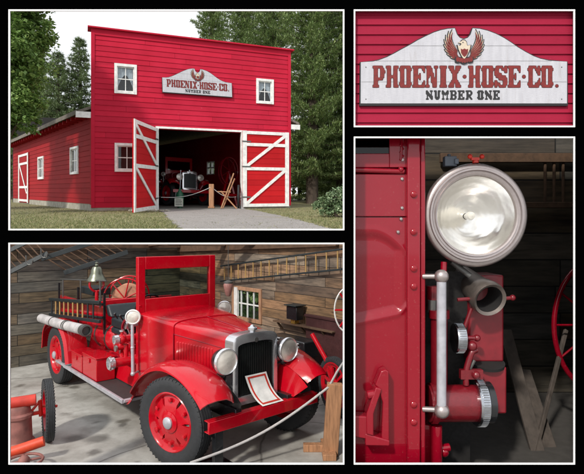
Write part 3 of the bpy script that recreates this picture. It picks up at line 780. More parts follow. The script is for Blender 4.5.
def conifer(name, label, base, H, rad, mat, seed, whorl=.45, per=7, tuft=.42, nbl=9, low=.08, droop=.15, dens=1., group=None, fluffy=1.):
    rr = random.Random(seed); root = thing(name, label, 'tree', base, 0, group)
    t_ = MB(); t_.tube([(0,0,-.3), (0.05,0,H*.4), (0,.05,H*.75), (0,0,H)], [H*.018+.05, H*.014+.03, H*.008+.02, .015], 8)
    m = MB(); z = H * low
    while z < H * .985:
        u = z / H; rl = rad * ((1 - u) ** .75 + .04) * (1 if u > .25 else .75 + u)
        ph = rr.uniform(0, 6.28)
        for k in range(per):
            a = ph + 6.283 * k / per + rr.uniform(-.35, .35); ln = rl * rr.uniform(.55, 1.2)
            d = Vector((math.cos(a), math.sin(a), 0)); z1 = rr.uniform(-.15, .15) * whorl
            up = .35 * u; end = Vector((0,0,z+z1)) + d * ln + Vector((0,0, ln * (up - droop)))
            p0 = Vector((0,0,z+z1)); mid = (p0 + end)/2 + Vector((0,0,-.06*ln))
            t_.tube([p0, mid, end], [.035, .022, .008], 4, caps=False)
            nt_ = max(2, int(ln / (tuft * .55) * dens))
            for j in range(nt_):
                f_ = (j + .6) / nt_
                if f_ < .1: continue
                c = p0.lerp(end, f_) + Vector((0,0,-.06*ln*math.sin(math.pi*f_)))
                for side in ((0,) if f_ > .95 else (-1, 0, 1)):
                    off = d.cross(Vector((0,0,1))) * side * tuft * .75 * (1.25 - f_) * rr.uniform(.6, 1.5) * fluffy
                    cc = c + off + Vector((0,0,rr.uniform(-.1,.1)*tuft))
                    for q_ in range(nbl):
                        v = (d*.45 + Vector((rr.gauss(0,.7), rr.gauss(0,.7), rr.gauss(.30,.5)))).normalized() * tuft * rr.uniform(.4, .9)
                        sv = v.cross(Vector((rr.random()-.5, rr.random()-.5, 1))).normalized() * tuft * .06
                        m.add([cc - sv, cc + sv, cc + v], [(0,1,2)])
        z += whorl * rr.uniform(.7, 1.25) * (1.1 - .5*u)
    t_.build('trunk', M['bark'], root); m.build('crown', mat, root, smooth=False, fix=False)
    return grown(root)
def groundpt(px, Y): x = (px - PX) / F * Y; return Vector((x, Y, gz(x, Y)))
# near maple on the left: crown fills the left edge
bp = groundpt(2, 13.6)
leafy('maple_tree', 'broadleaf maple with hanging green branches in front of the side wall', bp, 6.6,
      [(.35,.0,4.2,.85,1.0,.9),(.55,.1,5.3,.75,1.0,.8),(.2,0,3.0,.75,.9,.65),(-.5,.2,4.6,1.1,1.2,1.3),(.5,-.1,2.5,.5,.6,.42),(-.4,0,3.1,.9,.9,.9),(.65,.1,6.1,.65,.8,.6),(-.6,.2,2.3,.6,.6,.4),(.0,.1,5.9,.9,.9,.8)],
      36000, .105, M['maple'], 11, .16)
leafy('broadleaf_tree', 'dark broadleaf tree outside the left edge shading the side wall', groundpt(-75, 15.6), 8,
      [(0,0,4.6,1.6,1.4,1.2),(.4,.5,6,1.3,1.3,1.1),(-.6,0,3.4,1.2,1.2,.9),(1.2,-.3,5.0,1.0,1.0,.9)], 8500, .22, M['maple'], 13, .2)
# conifers behind on the left
for i, (px, Y, H, r_, lab) in enumerate([
        (58, 33, 9.8, 3.2, 'loose pale conifer left of the false front, shorter one'), (80, 34, 11.0, 2.7, 'pale conifer close beside the left edge of the false front'),
        (38, 37, 12.6, 3.6, 'taller dark conifer rising between the maple and the false front'), (14, 37, 12, 3.0, 'dark conifer behind the maple crown')]):
    conifer('conifer_tree', lab, groundpt(px, Y), H, r_, M['spruce' if i in (0, 1) else 'pine'], 20 + i, whorl=.5, per=7, tuft=.36, nbl=12, group='conifers behind the firehouse')
for i, (px, Y, H, lab) in enumerate([(-30, 45, 13, 'distant broadleaf tree far out past the left edge of the view'), (48, 42, 8.6, 'round dark broadleaf tree just above the side roof'), (88, 46, 8.6, 'low broadleaf tree behind the side roof beside the pale conifer')]):
    leafy('background_tree', lab, groundpt(px, Y), H, [(0,0,H*.62,3.4,3,H*.3),(1.6,0,H*.45,2.4,2,H*.25),(-1.8,0,H*.42,2.5,2,H*.25)], 5000, .42, M['maple'], 40 + i, .25, group='broadleaf trees behind the firehouse')
# big pines on the right
for i, (px, Y, H, r_, lab) in enumerate([
        (212, 33, 15.2, 3.0, 'feathery pine showing above the false front beside the sky'), (243, 31, 17.0, 3.0, 'broad pine rising behind the right half of the false front'), (272, 29, 16.5, 3.2, 'dense pine right behind the upper right corner of the facade'),
        (312, 24.5, 14.5, 3.1, 'large dark pine with bare trunk standing right of the open door leaf'), (342, 27, 16, 3.4, 'tall dark pine at the right edge of the grass'), (385, 24, 14, 3, 'outermost dark pine beyond the bush')]):
    conifer('pine_tree', lab, groundpt(px, Y), H, r_, M['pine'], 60 + i, whorl=.48, per=9, tuft=.31, nbl=13, low=.1 if i == 3 else .02, droop=-.02, dens=1.1, group='pines right of the firehouse', fluffy=1.3)
for i, (px, Y, H, lab) in enumerate([(300, 33, 5, 'low dark undergrowth tree behind the large pine trunk'), (350, 34, 6, 'dark undergrowth tree at the far right behind the pines')]):
    leafy('undergrowth_tree', lab, groundpt(px, Y), H, [(0,0,H*.5,3.6,2,H*.45),(2.5,0,H*.4,2.6,2,H*.4)], 4200, .36, M['pine'], 80 + i, .15, group='undergrowth behind the pines')
leafy('juniper_bush', 'pale green feathery bush at the lower right of the drive', groundpt(338, 12.4), .8,
      [(.1,0,.38,.55,.5,.34),(-.28,0,.24,.36,.4,.22),(.35,0,.55,.4,.4,.3)], 5200, .065, M['juniper'], 91, .05, 'bush')

# ================================================================== LOWER LEFT: the fire truck in the plank garage
TL = Vector((-.657, 5.967, -2.466)); TA = R(131.1)
def T3(u, v, z): return TL + Vector((math.cos(TA)*u - math.sin(TA)*v, math.sin(TA)*u + math.cos(TA)*v, z))
def wheel(parent, c, r, wd, side, name='wheel', thin=False, spokes=6):
    """axle along y; side=+1 outer face towards +y"""
    w_ = bpy.data.objects.new(name, None); 
    h = wd / 2; m = MB(); c = Vector(c)
    ri = r * (.66 if not thin else .8)
    prof = [(ri, -h*.8), (r*.8 if not thin else r*.87, -h), (r*.93, -h*.96), (r*.985, -h*.8)]
    ng = 4
    for i in range(ng):
        y0_ = -h*.7 + i * (1.4*h/ng); prof += [(r*.985, y0_), (r, y0_+.003), (r, y0_ + 1.4*h/ng*.72), (r*.985, y0_ + 1.4*h/ng*.76)]
    prof += [(r*.985, h*.8), (r*.93, h*.96), (r*.8 if not thin else r*.87, h), (ri, h*.8), (ri, -h*.8)]
    m.lathe(prof, c, (0, 1, 0), 40)
    # shoulder lugs
    for k in range(56):
        a = 2*math.pi*k/56
        for s_ in (-1, 1):
            m.bar(c + Vector((math.cos(a)*r*.95, s_*h*.91, math.sin(a)*r*.95)), c + Vector((math.cos(a)*r*.99, s_*h*.79, math.sin(a)*r*.99)), .014 if not thin else .008, .014 if not thin else .006, up=(-math.sin(a), 0, math.cos(a)))
    ty = m.build('tyre', M['rubber'], parent)
    m = MB(); o = side
    m.lathe([(ri*1.02, h*.82*o), (ri*.99, h*.9*o), (ri*.95, h*.84*o), (ri*.90, h*.55*o), (ri*.86, h*.35*o), (ri*.80, h*.30*o)], c, (0,1,0), 40)
    m.lathe([(ri*1.0, -h*.8*o), (ri*.97, -h*.2*o), (ri*.93, h*.3*o)], c, (0,1,0), 40)
    for k in range(spokes):
        a = 2*math.pi*(k+.5)/spokes; d = Vector((math.cos(a), 0, math.sin(a))); s_ = Vector((-math.sin(a), 0, math.cos(a)))
        pts = []
        for rr_, ww, yy in ((ri*.86, .42, .33), (ri*.6, .29, .62), (ri*.28, .24, .72)):
            if thin: ww *= .18
            for e in (-1, 1): pts.append((rr_, ww*e*ri, yy*h*o))
        vs = [c + d*p[0] + s_*p[1] + Vector((0,p[2],0)) for p in pts] + [c + d*p[0] + s_*p[1] + Vector((0,p[2]-.03*o,0)) for p in pts]
        m.add(vs, [(0,1,3,2),(2,3,5,4),(6,8,9,7),(8,10,11,9),(0,2,8,6),(2,4,10,8),(1,7,9,3),(3,9,11,5)])
    m.lathe([(ri*.36, h*.55*o), (ri*.36, h*.85*o), (ri*.28, h*.95*o), (ri*.24, h*.98*o), (.0, h*.98*o)], c, (0,1,0), 24)
    if not thin:
        for k in range(spokes):
            a = 2*math.pi*(k+.5)/spokes; p = c + Vector((math.cos(a)*ri*.74, h*.5*o, math.sin(a)*ri*.74)); m.lathe([(.022, 0), (.022, .03*o), (0, .035*o)], p, (0,1,0), 8)
    rim = m.build('rim', M['red'], parent)
    m = MB(); m.lathe([(ri*.2, h*.9*o), (ri*.2, h*1.15*o), (ri*.13, h*1.3*o), (0, h*1.33*o)], c, (0,1,0), 20); hb = m.build('hub_cap', M['silver'], parent)
    return ty, rim, hb
def wheel_part(root, c, r, wd, side, thin=False, spokes=6):
    e = bpy.data.objects.new('wheel', None); C.objects.link(e); e.parent = root; e.location = c
    wheel(e, (0,0,0), r, wd, side, thin=thin, spokes=spokes); return e
def lamp(root, name, c, r, deep, d=(-1,0,0), shell='black', ring='chrome', rim=.1):
    m = MB(); m.lathe([(r*.98, 0), (r*.99, .01), (r*.97, deep*.25), (r*.8, deep*.6), (r*.5, deep*.9), (r*.15, deep), (0, deep)], c, tuple(-x for x in d), 28)
    s_ = m.build(name, M[shell], root)
    m = MB(); a = rim
    m.lathe([(r*(1-a), -.006), (r*(1-a*.5), -.018), (r*1.01, -.008), (r*1.03, .01), (r*.99, .02)], c, tuple(-x for x in d), 28); m.build('lamp_rim', M[ring], s_)
    m = MB(); m.lathe([(r*(1-a)*1.02, -.004), (r*.6, -.016), (r*.3, -.022), (0, -.024)], c, tuple(-x for x in d), 28); m.build('lens', M['lens'], s_)
    m = MB(); return s_
def sweep_fender(path, sec):
    """path: (u,z) list; sec: list of (v, drop) across"""
    m = MB(); secs = []
    n = len(path)
    for i, (u, z) in enumerate(path):
        a = Vector(path[max(0, i-1)]); c = Vector(path[min(n-1, i+1)]); d = (c - a).normalized(); nn = Vector((d.y, -d.x))
        if nn.dot(Vector((u - 0, z - .47))) < 0 and False: nn = -nn
        secs.append([(u + nn.x * dr, v, z + nn.y * dr) for v, dr in sec])
    m.loft(secs, caps=False, closed=False); return m
def catmull(pts, k=5):
    P_ = [Vector(p) for p in pts]; P_ = [2*P_[0]-P_[1]] + P_ + [2*P_[-1]-P_[-2]]; out = []
    for i in range(1, len(P_) - 2):
        for j in range(k):
            t_ = j / k; a, b_, c, d = P_[i-1:i+3]
            out.append(.5*((2*b_) + (c-a)*t_ + (2*a-5*b_+4*c-d)*t_*t_ + (3*b_-a-3*c+d)*t_**3))
    out.append(P_[-2]); return out

truck = thing('fire_truck', 'vintage red fire truck with black ladder and bell, parked in the plank garage', 'fire truck', TL, TA)
W2 = .80
for (u, sd) in ((0, 1), (0, -1), (4.055, 1), (4.055, -1)):
    wp = wheel_part(truck, (u, sd*(.80 if u else (.815 if sd > 0 else .74)), .478), .478, .205, sd)
    if u == 0: wp.rotation_euler = (0, 0, R(16))      # front wheels steered
m = MB()
for sd in (-1, 1): m.box(-.55, 5.0, sd*.36-.04, sd*.36+.04, .50, .64)
m.box(-.05, .05, -.72, .72, .40, .50); m.box(4.0, 4.1, -.7, .7, .40, .52); m.box(1.5, 1.6, -.36, .36, .5, .62)
m.box(.75, 1.6, -.3, .3, .45, .75)
m.build('chassis', M['black'], truck, bevel=.006)
# bumper
m = MB(); m.box(-.60, -.565, -.76, .755, .475, .60); m.box(-.565, -.50, -.76, .755, .475, .487); m.box(-.565, -.50, -.76, .755, .588, .60)
bp_ = m.build('bumper', M['red'], truck, bevel=.006)
m = MB()
for sd in (-1, 1): m.bar((-.5, sd*.3, .52), (-.12, sd*.36, .60), .05, .07)
m.build_each('bumper_bracket', M['red'], bp_, bevel=.005)
m = MB(); m.box(-.56, -.50, .56, .66, .10, .475); m.box(-.60, -.30, .44, .70, .06, .10); m.build('stand', M['black'], bp_, bevel=.004)
# radiator
def arch(w_, zb_, zs, zt_, n=8, k=2.9):
    pts = [(w_, zb_), (w_, zs)]
    for i in range(1, n):
        a = math.pi/2 * i / n; pts.append((w_ * math.cos(a) ** (2/k), zs + (zt_ - zs) * math.sin(a) ** (2/k)))
    pts.append((0, zt_)); return pts + [(-x, y) for x, y in pts[-2::-1]]
oc = arch(.315, .60, 1.27, 1.385, 8, 3.2); ic = arch(.255, .69, 1.225, 1.285, 8, 3.2)
m = MB(); n = len(oc); 
for (u0_, a_, sc) in ():
    pass
vs = [(-.375, y, z) for y, z in oc] + [(-.385, y*.93, .6 + (z-.6)*.985) for y, z in oc] + [(-.385, y, z) for y, z in ic] + [(-.35, y, z) for y, z in ic] + [(-.22, y, z) for y, z in oc]
fs = []
for a, b_ in ((0, 1), (1, 2), (2, 3), (4, 0)):
    for k in range(n): fs.append((a*n+k, a*n+(k+1) % n, b_*n+(k+1) % n, b_*n+k))
m.add(vs, fs); rad = m.build('radiator_shell', M['chrome'], truck)
m = MB(); m.lathe([(.035, 1.375), (.035, 1.40), (.055, 1.405), (.055, 1.43), (.03, 1.445), (.02, 1.46), (0, 1.465)], (-.31, 0, 0), (0,0,1), 16); m.build('radiator_cap', M['chrome'], rad)
m = MB(); m.lathe([(.0, 0), (.028, 0), (.028, -.004), (0, -.005)], (-.384, 0, 1.30), (1,0,0), 16); m.build('badge', M['iron'], rad)
m = MB(); m.prism([(y, z) for y, z in ic], lambda a, b_, t_: (t_, a, b_), -.345, -.33)
gr0 = m.build('grille', M['black'], truck, smooth=False)
m = MB()
for i in range(19):
    y = -.237 + .474*i/18; zt_ = 1.262 - .3*max(0, abs(y)-.16); m.box(-.368, -.346, y-.005, y+.005, .705, zt_)
m.build('grille_fins', plain('dark grille fins', (.03,.035,.035), .35, .6), gr0, smooth=False)
# hood: loft from radiator to cowl
def hsec(u, w_, zb_, zs, zt_):
    return [(u, y, z) for y, z in arch(w_, zb_, zs, zt_, 10, 3.3)]
m = MB(); m.loft([hsec(-.225, .31, .62, 1.275, 1.372), hsec(.2, .39, .62, 1.305, 1.40), hsec(.652, .475, .62, 1.335, 1.43)]); m.build('hood', M['red'], truck)
for sd in (-1, 1):
    m = MB()
    for i in range(13):
        u = -.02 + i * .050; wv = .312 + (.475-.31) * (u+.225) / .88
        m.add([(u, sd*(wv-.01), .78), (u+.020, sd*(wv-.004), .78), (u+.016, sd*(wv+.020), .80), (u, sd*(wv+.002), .80), (u, sd*(wv-.01), 1.20), (u+.020, sd*(wv-.004), 1.20), (u+.016, sd*(wv+.020), 1.18), (u, sd*(wv+.002), 1.18)], [(3,2,6,7),(2,1,5,6),(0,1,2,3),(7,6,5,4)])
    m.build('louvre_panel', M['red'], truck, smooth=False)
m = MB()
for sd in (-1, 1): m.tube([(-.22, sd*.312, 1.215), (.66, sd*.478, 1.27)], .006, 6)
m.tube([(-.22, 0, 1.375), (.66, 0, 1.439)], .007, 6); m.build_each('hood_hinge', M['red_deep'], truck)
for sd in (-1, 1):
    for u in (.05, .45):
        wv = .312 + (.475-.31) * (u+.225) / .88; m = MB(); m.tube([(u, sd*(wv+.01), .66), (u, sd*(wv+.03), .70), (u, sd*(wv+.012), .76)], .009, 6); m.box(u-.02, u+.02, min(sd*wv, sd*(wv+.012)), max(sd*wv, sd*(wv+.012)), .64, .67); m.build('hood_latch', M['chrome'], truck)
    m = MB(); m.tube([(.66, sd*.487, .64), (.66, sd*.487, 1.28)] , .006, 6); m.build('cowl_seam', M['red_deep'], truck)
# cowl and windscreen frame
m = MB(); m.loft([hsec(.664, .484, .62, 1.34, 1.442), hsec(.70, .492, .62, 1.345, 1.448), hsec(1.05, .545, .62, 1.375, 1.462), hsec(1.44, .59, .62, 1.40, 1.478)]); m.build('cowl', M['red'], truck)
m = MB(); u0, u1 = 1.42, 1.50
m.box(u0, u1, -.60, -.50, 1.40, 2.20); m.box(u0, u1, .50, .60, .66, 2.20); m.box(u0, u1, -.50, .50, 2.03, 2.20); m.box(u0, u1, -.50, .50, 1.36, 1.635)
m.box(u0, u1, -.60, -.55, .66, 1.40)
wsf = m.build('windscreen_frame', M['red'], truck, bevel=.008)
m = MB(); m.box(1.455, 1.462, -.5, .5, 1.635, 2.03); m.build('windscreen', M['glass_dark'], wsf, smooth=False)
m = MB()
for z in (.8, 1.0, 1.2, 1.4, 1.55):
    for sd in (-1, 1): m.lathe([(.012, 0), (.010, .008), (0, .01)], (u0, sd*.575, z), (-1,0,0), 8)
m.build_each('rivet', M['red'], wsf)
m = MB(); m.lathe([(.012,0),(.012,.02),(.19,.0)], (1.75,.28,1.45), (.5,0,.86), 4)
m = MB(); cst = Vector((1.85, .25, 1.45)); ring = [cst + Vector((math.cos(a)*.06, math.sin(a)*.2, math.cos(a)*-.19)) * 1. for a in [2*math.pi*k/24 for k in range(24)]]
m.tube(ring, .013, 6, closed=True); m.tube([(1.5,.25,1.2), cst], .02, 8)
for k in (0, 6, 12, 18): m.tube([cst, ring[k]], .008, 5)
m.build('steering_wheel', M['black'], truck)
# cab floor/dash, seat, rear deck
m = MB(); m.box(1.50, 2.5, -.56, .56, .66, .74); m.box(1.50, 1.54, -.56, .5, .74, 1.42); m.build('cab_floor', M['red_deep'], truck, bevel=.01)
m = MB(); m.box(1.95, 2.42, -.56, .58, 1.14, 1.28); m.add([(2.36,-.56,1.28),(2.5,-.56,1.28),(2.60,-.56,1.44),(2.5,-.56,1.46),(2.36,.60,1.28),(2.5,.60,1.28),(2.60,.60,1.44),(2.5,.60,1.46)], [(0,1,2,3),(7,6,5,4),(0,4,5,1),(1,5,6,2),(2,6,7,3),(3,7,4,0)])
m.box(1.98, 2.40, -.55, .59, 1.05, 1.14)
m.build('seat', M['leather'], truck, bevel=.03, seg=3)
m = MB(); m.box(2.0, 2.45, -.52, .52, .74, 1.05); m.build('seat_box', M['red'], truck, bevel=.01)
# hose bed
m = MB(); m.box(2.75, 4.98, .50, .56, .92, 1.38); m.box(2.75, 4.98, -.56, -.50, .92, 1.38); m.box(2.70, 2.75, -.56, .56, .74, 1.50); m.box(2.75, 4.98, -.5, .5, .90, .95); m.box(4.95, 5.0, -.5, .5, .95, 1.2)
m.build('hose_bed', M['red'], truck, bevel=.01)
# slanted red splash apron between running board and body, booster tank
m = MB(); m.add([(1.05,.60,.44),(2.75,.60,.44),(3.5,.58,.44),(3.5,.46,.95),(2.75,.46,.95),(1.45,.50,.90)], [(0,1,4,5),(1,2,3,4)])
m.add([(1.05,-.60,.44),(2.75,-.60,.44),(3.5,-.58,.44),(3.5,-.46,.95),(2.75,-.46,.95),(1.45,-.50,.90)], [(5,4,1,0),(4,3,2,1)])
m.build_each('splash_apron', M['red'], truck)
m = MB(); prof = [(0, 0), (.14, .01), (.2, .05), (.225, .12), (.225, .80), (.2, .87), (.14, .91), (0, .92)]
m.lathe(prof, (2.35, .38, .93), (1,0,0), 28); tk = m.build('booster_tank', M['red'], truck)
m = MB(); 
for u in (2.58, 3.0): m.lathe([(.232, 0), (.232, .045), (.224, .045), (.224, 0), (.232, 0)], (u, .38, .93), (1,0,0), 28)
m.build_each('tank_strap', M['iron'], tk)
# pump piping and outlets
pp = MB(); pp.tube([(1.6, .2, .80), (1.6, .86, .80)], .062, 14); pp.tube([(1.62, .2, 1.10), (1.62, .72, 1.10)], .05, 14); pp.ball((1.62, .74, 1.10), .068)
pp.tube([(1.62, .68, 1.02), (1.62, .68, .80)], .03, 10); pp.tube([(1.62,.74,1.1),(1.62,.74,1.20)], .02, 8); pp.tube([(1.9,.45,1.0),(1.62,.6,.9)], .03, 8)
pp.lathe([(.075,0),(.075,.03),(.06,.035)], (1.6,.55,.80), (0,1,0), 14); pp.lathe([(.065,0),(.065,.03),(.05,.035)], (1.62,.5,1.1), (0,1,0), 14)
pmp = pp.build('pump_pipes', M['red'], truck)
m = MB(); m.lathe([(.078,0),(.078,.07),(.05,.075),(.05,.03),(0,.03)], (1.6,.86,.80), (0,1,0), 18); m.lathe([(.06,0),(.06,.06),(.04,.065),(.04,.02),(0,.02)], (1.62,.79,1.10), (0,1,0), 18)
for k in range(8):
    a = k*math.pi/4; m.bar((1.6+.075*math.cos(a), .90, .80+.075*math.sin(a)), (1.6+.095*math.cos(a), .90, .80+.095*math.sin(a)), .018, .018)
m.build_each('outlet_cap', M['chrome'], pmp)
m = MB(); m.lathe([(.0,0),(.035,.0),(.035,.02),(0,.02)], (1.62,.74,1.2), (0,0,1), 12); m.lathe([(.0,0),(.05,.0),(.05,.02),(0,.02)], (1.75,.62,1.25), (0,1,0), 14); m.tube([(1.75,.62,1.25),(1.8,.5,1.0)], .012, 6)
m.build_each('pump_gauge', M['chrome'], pmp)
m = MB(); pts = [(1.55, .62, 1.38), (1.72, .66, 1.32), (1.8, .66, 1.2), (1.7, .64, 1.12)]; m.tube(catmull(pts), .018, 8); m.tube(catmull([(1.75,.5,.95),(1.9,.6,1.05),(2.05,.58,.95),(2.2,.5,1.0)]), .02, 8)
m.build_each('bent_pipe', M['red_deep'], pmp)
m = MB(); m.tube(catmull([(1.62,.62,.80),(1.8,.64,.78),(1.95,.62,.86),(2.1,.56,.98),(2.3,.5,1.0)]), .034, 10); m.tube([(1.9,.5,.70),(1.9,.5,1.15)], .028, 8); m.tube([(2.12,.5,.72),(2.12,.5,1.1)], .03, 8); m.ball((1.9,.52,.92), .06); m.ball((2.12,.52,1.02), .055)
m.tube([(1.52,.5,1.24),(2.25,.5,1.24)], .02, 8); m.tube([(1.9,.52,.92),(1.9,.70,.92)], .03, 10)
m.build_each('side_pipe', M['red'], pmp)
m = MB()
for c_ in ((1.9,.70,.92),(2.12,.57,1.02),(1.75,.55,1.24)): m.lathe([(.0,0),(.045,0),(.045,.025),(.02,.03),(0,.03)], c_, (0,1,0), 14)
m.build_each('dial', M['nickel'], pmp)
m = MB()
for u_ in (1.85, 2.05, 2.25): m.tube([(u_,.52,1.24),(u_-.03,.60,1.34)], .011, 6); m.ball((u_-.03,.60,1.35), .022)
m.build_each('lever_knob', M['black'], pmp)
# front fenders
fp = catmull([(1.22,.40),(1.10,.46),(.92,.66),(.68,.86),(.38,1.0),(.07,1.065),(-.24,1.05),(-.47,.99),(-.65,.905),(-.745,.84)], 4)
for sd in (1, -1):
    m = MB(); secs = []
    for i, p in enumerate(fp):
        a = fp[max(0,i-1)]; c = fp[min(len(fp)-1,i+1)]; d = (c-a).normalized(); nn = Vector((-d.y, d.x))
        if nn.y < 0 and abs(nn.y) > .2: nn = -nn
        if i > len(fp)*.75 and nn.x > 0: nn = -nn
        if i < len(fp)*.3 and nn.x < 0: nn = -nn
        taper = 1.0 if i > 6 else .93
        lead = max(0, (i/len(fp) - .70)) * .5
        secs.append([(p.x + nn.x*h, sd*(v if sd > 0 else .40 + (v-.40)*.78), p.y + nn.y*h) for v, h in ((.44+lead*.6,-.075),(.50+lead*.5,-.03),(.62+lead*.2,.022),(.76,.032),(.87*taper,.012),(.915*taper,-.025),(.925*taper,-.055),(.912*taper,-.05),(.86*taper,.0),(.76,.018),(.62+lead*.2,.008),(.50+lead*.5,-.045),(.45+lead*.6,-.085))])
    m.loft(secs); m.build('front_fender', M['red'], truck)
    # black inner skirt from fender down to chassis
    m = MB(); rows = [(p.x, p.y) for p in fp[::3]]
    vs = []; 
    for u, z in rows: vs += [(u, sd*.46, z-.085), (max(-.62, min(1.1, u))*.95, sd*.38, .62 if z > .72 else z-.1)]
    m.add(vs, [(2*i, 2*i+1, 2*i+3, 2*i+2) for i in range(len(rows)-1)]); m.build('inner_skirt', M['black'] if sd > 0 else M['red'], truck)
    m = MB(); rf = catmull([(4.74,.50),(4.66,.82),(4.42,1.0),(4.05,1.05),(3.72,.99),(3.46,.80),(3.34,.46)], 4); secs = []
    for i, p in enumerate(rf):
        a = rf[max(0,i-1)]; c = rf[min(len(rf)-1,i+1)]; d = (c-a).normalized(); nn = Vector((d.y, -d.x)); 
        if nn.dot(p - Vector((4.05,.5))) < 0: nn = -nn
        secs.append([(p.x+nn.x*h, sd*v, p.y+nn.y*h) for v, h in ((.58,.0),(.62,.02),(.78,.03),(.90,.015),(.94,-.03),(.93,-.04),(.88,-.0),(.78,.015),(.62,.005),(.58,-.015))])
    m.loft(secs); m.build('rear_fender', M['red'], truck)
    # running board
    m = MB(); m.box(1.2, 3.42, sd*.58 if sd > 0 else -.90, .90 if sd > 0 else -.58, .40, .425)
    rb = m.build('running_board', plain('dark rubber mat', (.035,.033,.033), .6), truck, bevel=.004)
    m = MB(); m.box(1.16, 3.5, sd*.915-.018, sd*.915+.018, .385, .437); m.box(1.15, 1.2, min(sd*.56,sd*.9), max(sd*.56,sd*.9), .395, .43); m.build('edge_strip', M['silver'], rb, bevel=.004)
m = MB(); m.box(3.3, 3.9, .80, .93, .395, .43); m.build('tail_step', M['silver'], truck, bevel=.004)
# tool boxes on the running board
for (a, c, h_) in ((2.16, 2.72, .74), (2.76, 3.24, .68)):
    m = MB(); m.box(a, c, .62, .885, .428, h_); tb = m.build('tool_box', M['red'], truck, bevel=.008)
    m = MB(); m.box(a-.01, c+.01, .61, .895, h_+.002, h_+.022); m.box((a+c)/2-.03, (a+c)/2+.03, .887, .90, h_-.09, h_-.03); m.build('lid', M['red'], tb, bevel=.004)
# ladder rack
ld = bpy.data.objects.new('ladder', None); C.objects.link(ld); ld.parent = truck
def lz(u, k): return k - (u - 2.5) * .075
for kz in (1.22, 1.50):
    m = MB(); m.bar((2.48, .72, lz(2.48, kz)), (5.0, .72, lz(5.0, kz)), .04, .05); m.build('ladder_rail', M['blackwood'], ld, bevel=.006)
for i in range(10):
    u = 2.75 + i*.235; m = MB(); m.tube([(u, .72, lz(u, 1.22)), (u, .72, lz(u, 1.50))], .014, 8); m.build('rung', M['yellowrung'] if i not in (0, 1, 9) else M['blackwood'], ld)
m = MB()
for kz in (1.26, 1.46): m.bar((2.6, .63, lz(2.6, kz)), (4.9, .63, lz(4.9, kz)), .03, .04)
for u in (2.62, 3.8, 4.85): m.bar((u, .60, 1.0), (u, .60, 1.62), .03, .03)
m.build('ladder_rack', M['black'], truck)
m = MB(); m.tube([(2.65, .56, 1.80), (4.9, .56, 1.68)], .012, 8)
for u in (2.9, 3.8, 4.75): m.tube([(u, .56, 1.36), (u, .56, 1.80 - (u-2.65)*.053)], .014, 8)
m.build('hand_rail', M['iron'], truck)
m = MB(); m.box(3.4, 4.0, .2, .5, 1.5, 1.62); m.build('battery_box', M['blackwood'], truck, bevel=.01)
# suction hose
hs = MB(); hs.tube([(4.85, .90, 1.00), (3.8, .91, 1.04), (2.62, .90, 1.10)], .078, 18)
hh = hs.build('suction_hose', M['hosecloth'], truck)
m = MB()
for u, z in ((2.62,1.10),(3.35,1.065),(3.43,1.062),(4.1,1.03)): m.lathe([(.084,-.02),(.084,.02),(.078,.02),(.078,-.02),(.084,-.02)], (u,.903,z), (1,0,-.04), 18)
m.lathe([(.088,0),(.088,-.09),(.066,-.095),(.06,-.02),(0,-.02)], (2.60,.90,1.10), (1,0,-.03), 18); m.build_each('hose_coupling', M['iron'], hh)
# bell
m = MB(); bz = 1.76; m.lathe([(.155, 0), (.15, .02), (.12, .06), (.095, .12), (.085, .18), (.06, .225), (.0, .24)], (3.22, .50, bz), (0,0,1), 28); m.lathe([(.145,.005),(.11,.06),(.08,.15),(0,.2)], (3.22,.5,bz), (0,0,1), 20)
m.lathe([(.02,.235),(.03,.25),(.015,.275),(.03,.29),(0,.31)], (3.22,.5,bz), (0,0,1), 12)
bl = m.build('bell', M['bell'], truck)
m = MB(); m.tube([(3.22,.5,1.30),(3.22,.5,1.60)], .028, 10); m.tube(catmull([(3.22,.40,1.78),(3.22,.39,1.68),(3.22,.44,1.61),(3.22,.5,1.59),(3.22,.56,1.61),(3.22,.61,1.68),(3.22,.60,1.78)]), .018, 8); m.build('bell_bracket', M['red'], bl)
m = MB(); m.ball((3.22,.5,1.75), .03); m.build('clapper', M['bell'], bl)
# hose reel
rc = Vector((3.25, -.02, 1.46)); m = MB(); prof = [(.10,-.24)]
for i in range(12): prof += [(.19 + .02*(i % 2), -.22+.44*i/12), (.215, -.22+.44*(i+.5)/12)]
prof += [(.10,.24)]; m.lathe(prof, rc, (-.85,.52,0), 28, cap0=True, cap1=True); rl = m.build('hose_reel', M['hosetan'], truck)
m = MB(); ax = Vector((-.85,.52,0)).normalized(); px_ = ax.cross(Vector((0,0,1))).normalized()
for s_ in (-.26, .26):
    m = MB(); rg = [rc + ax*s_ + (px_*math.cos(a) + Vector((0,0,1))*math.sin(a))*.33 for a in [2*math.pi*k/28 for k in range(28)]]
    m.tube(rg, .014, 6, closed=True)
    for k in range(0, 28, 4): m.tube([rc + ax*s_, rg[k]], .010, 5)
    m.build('reel_hoop', M['red'], rl)
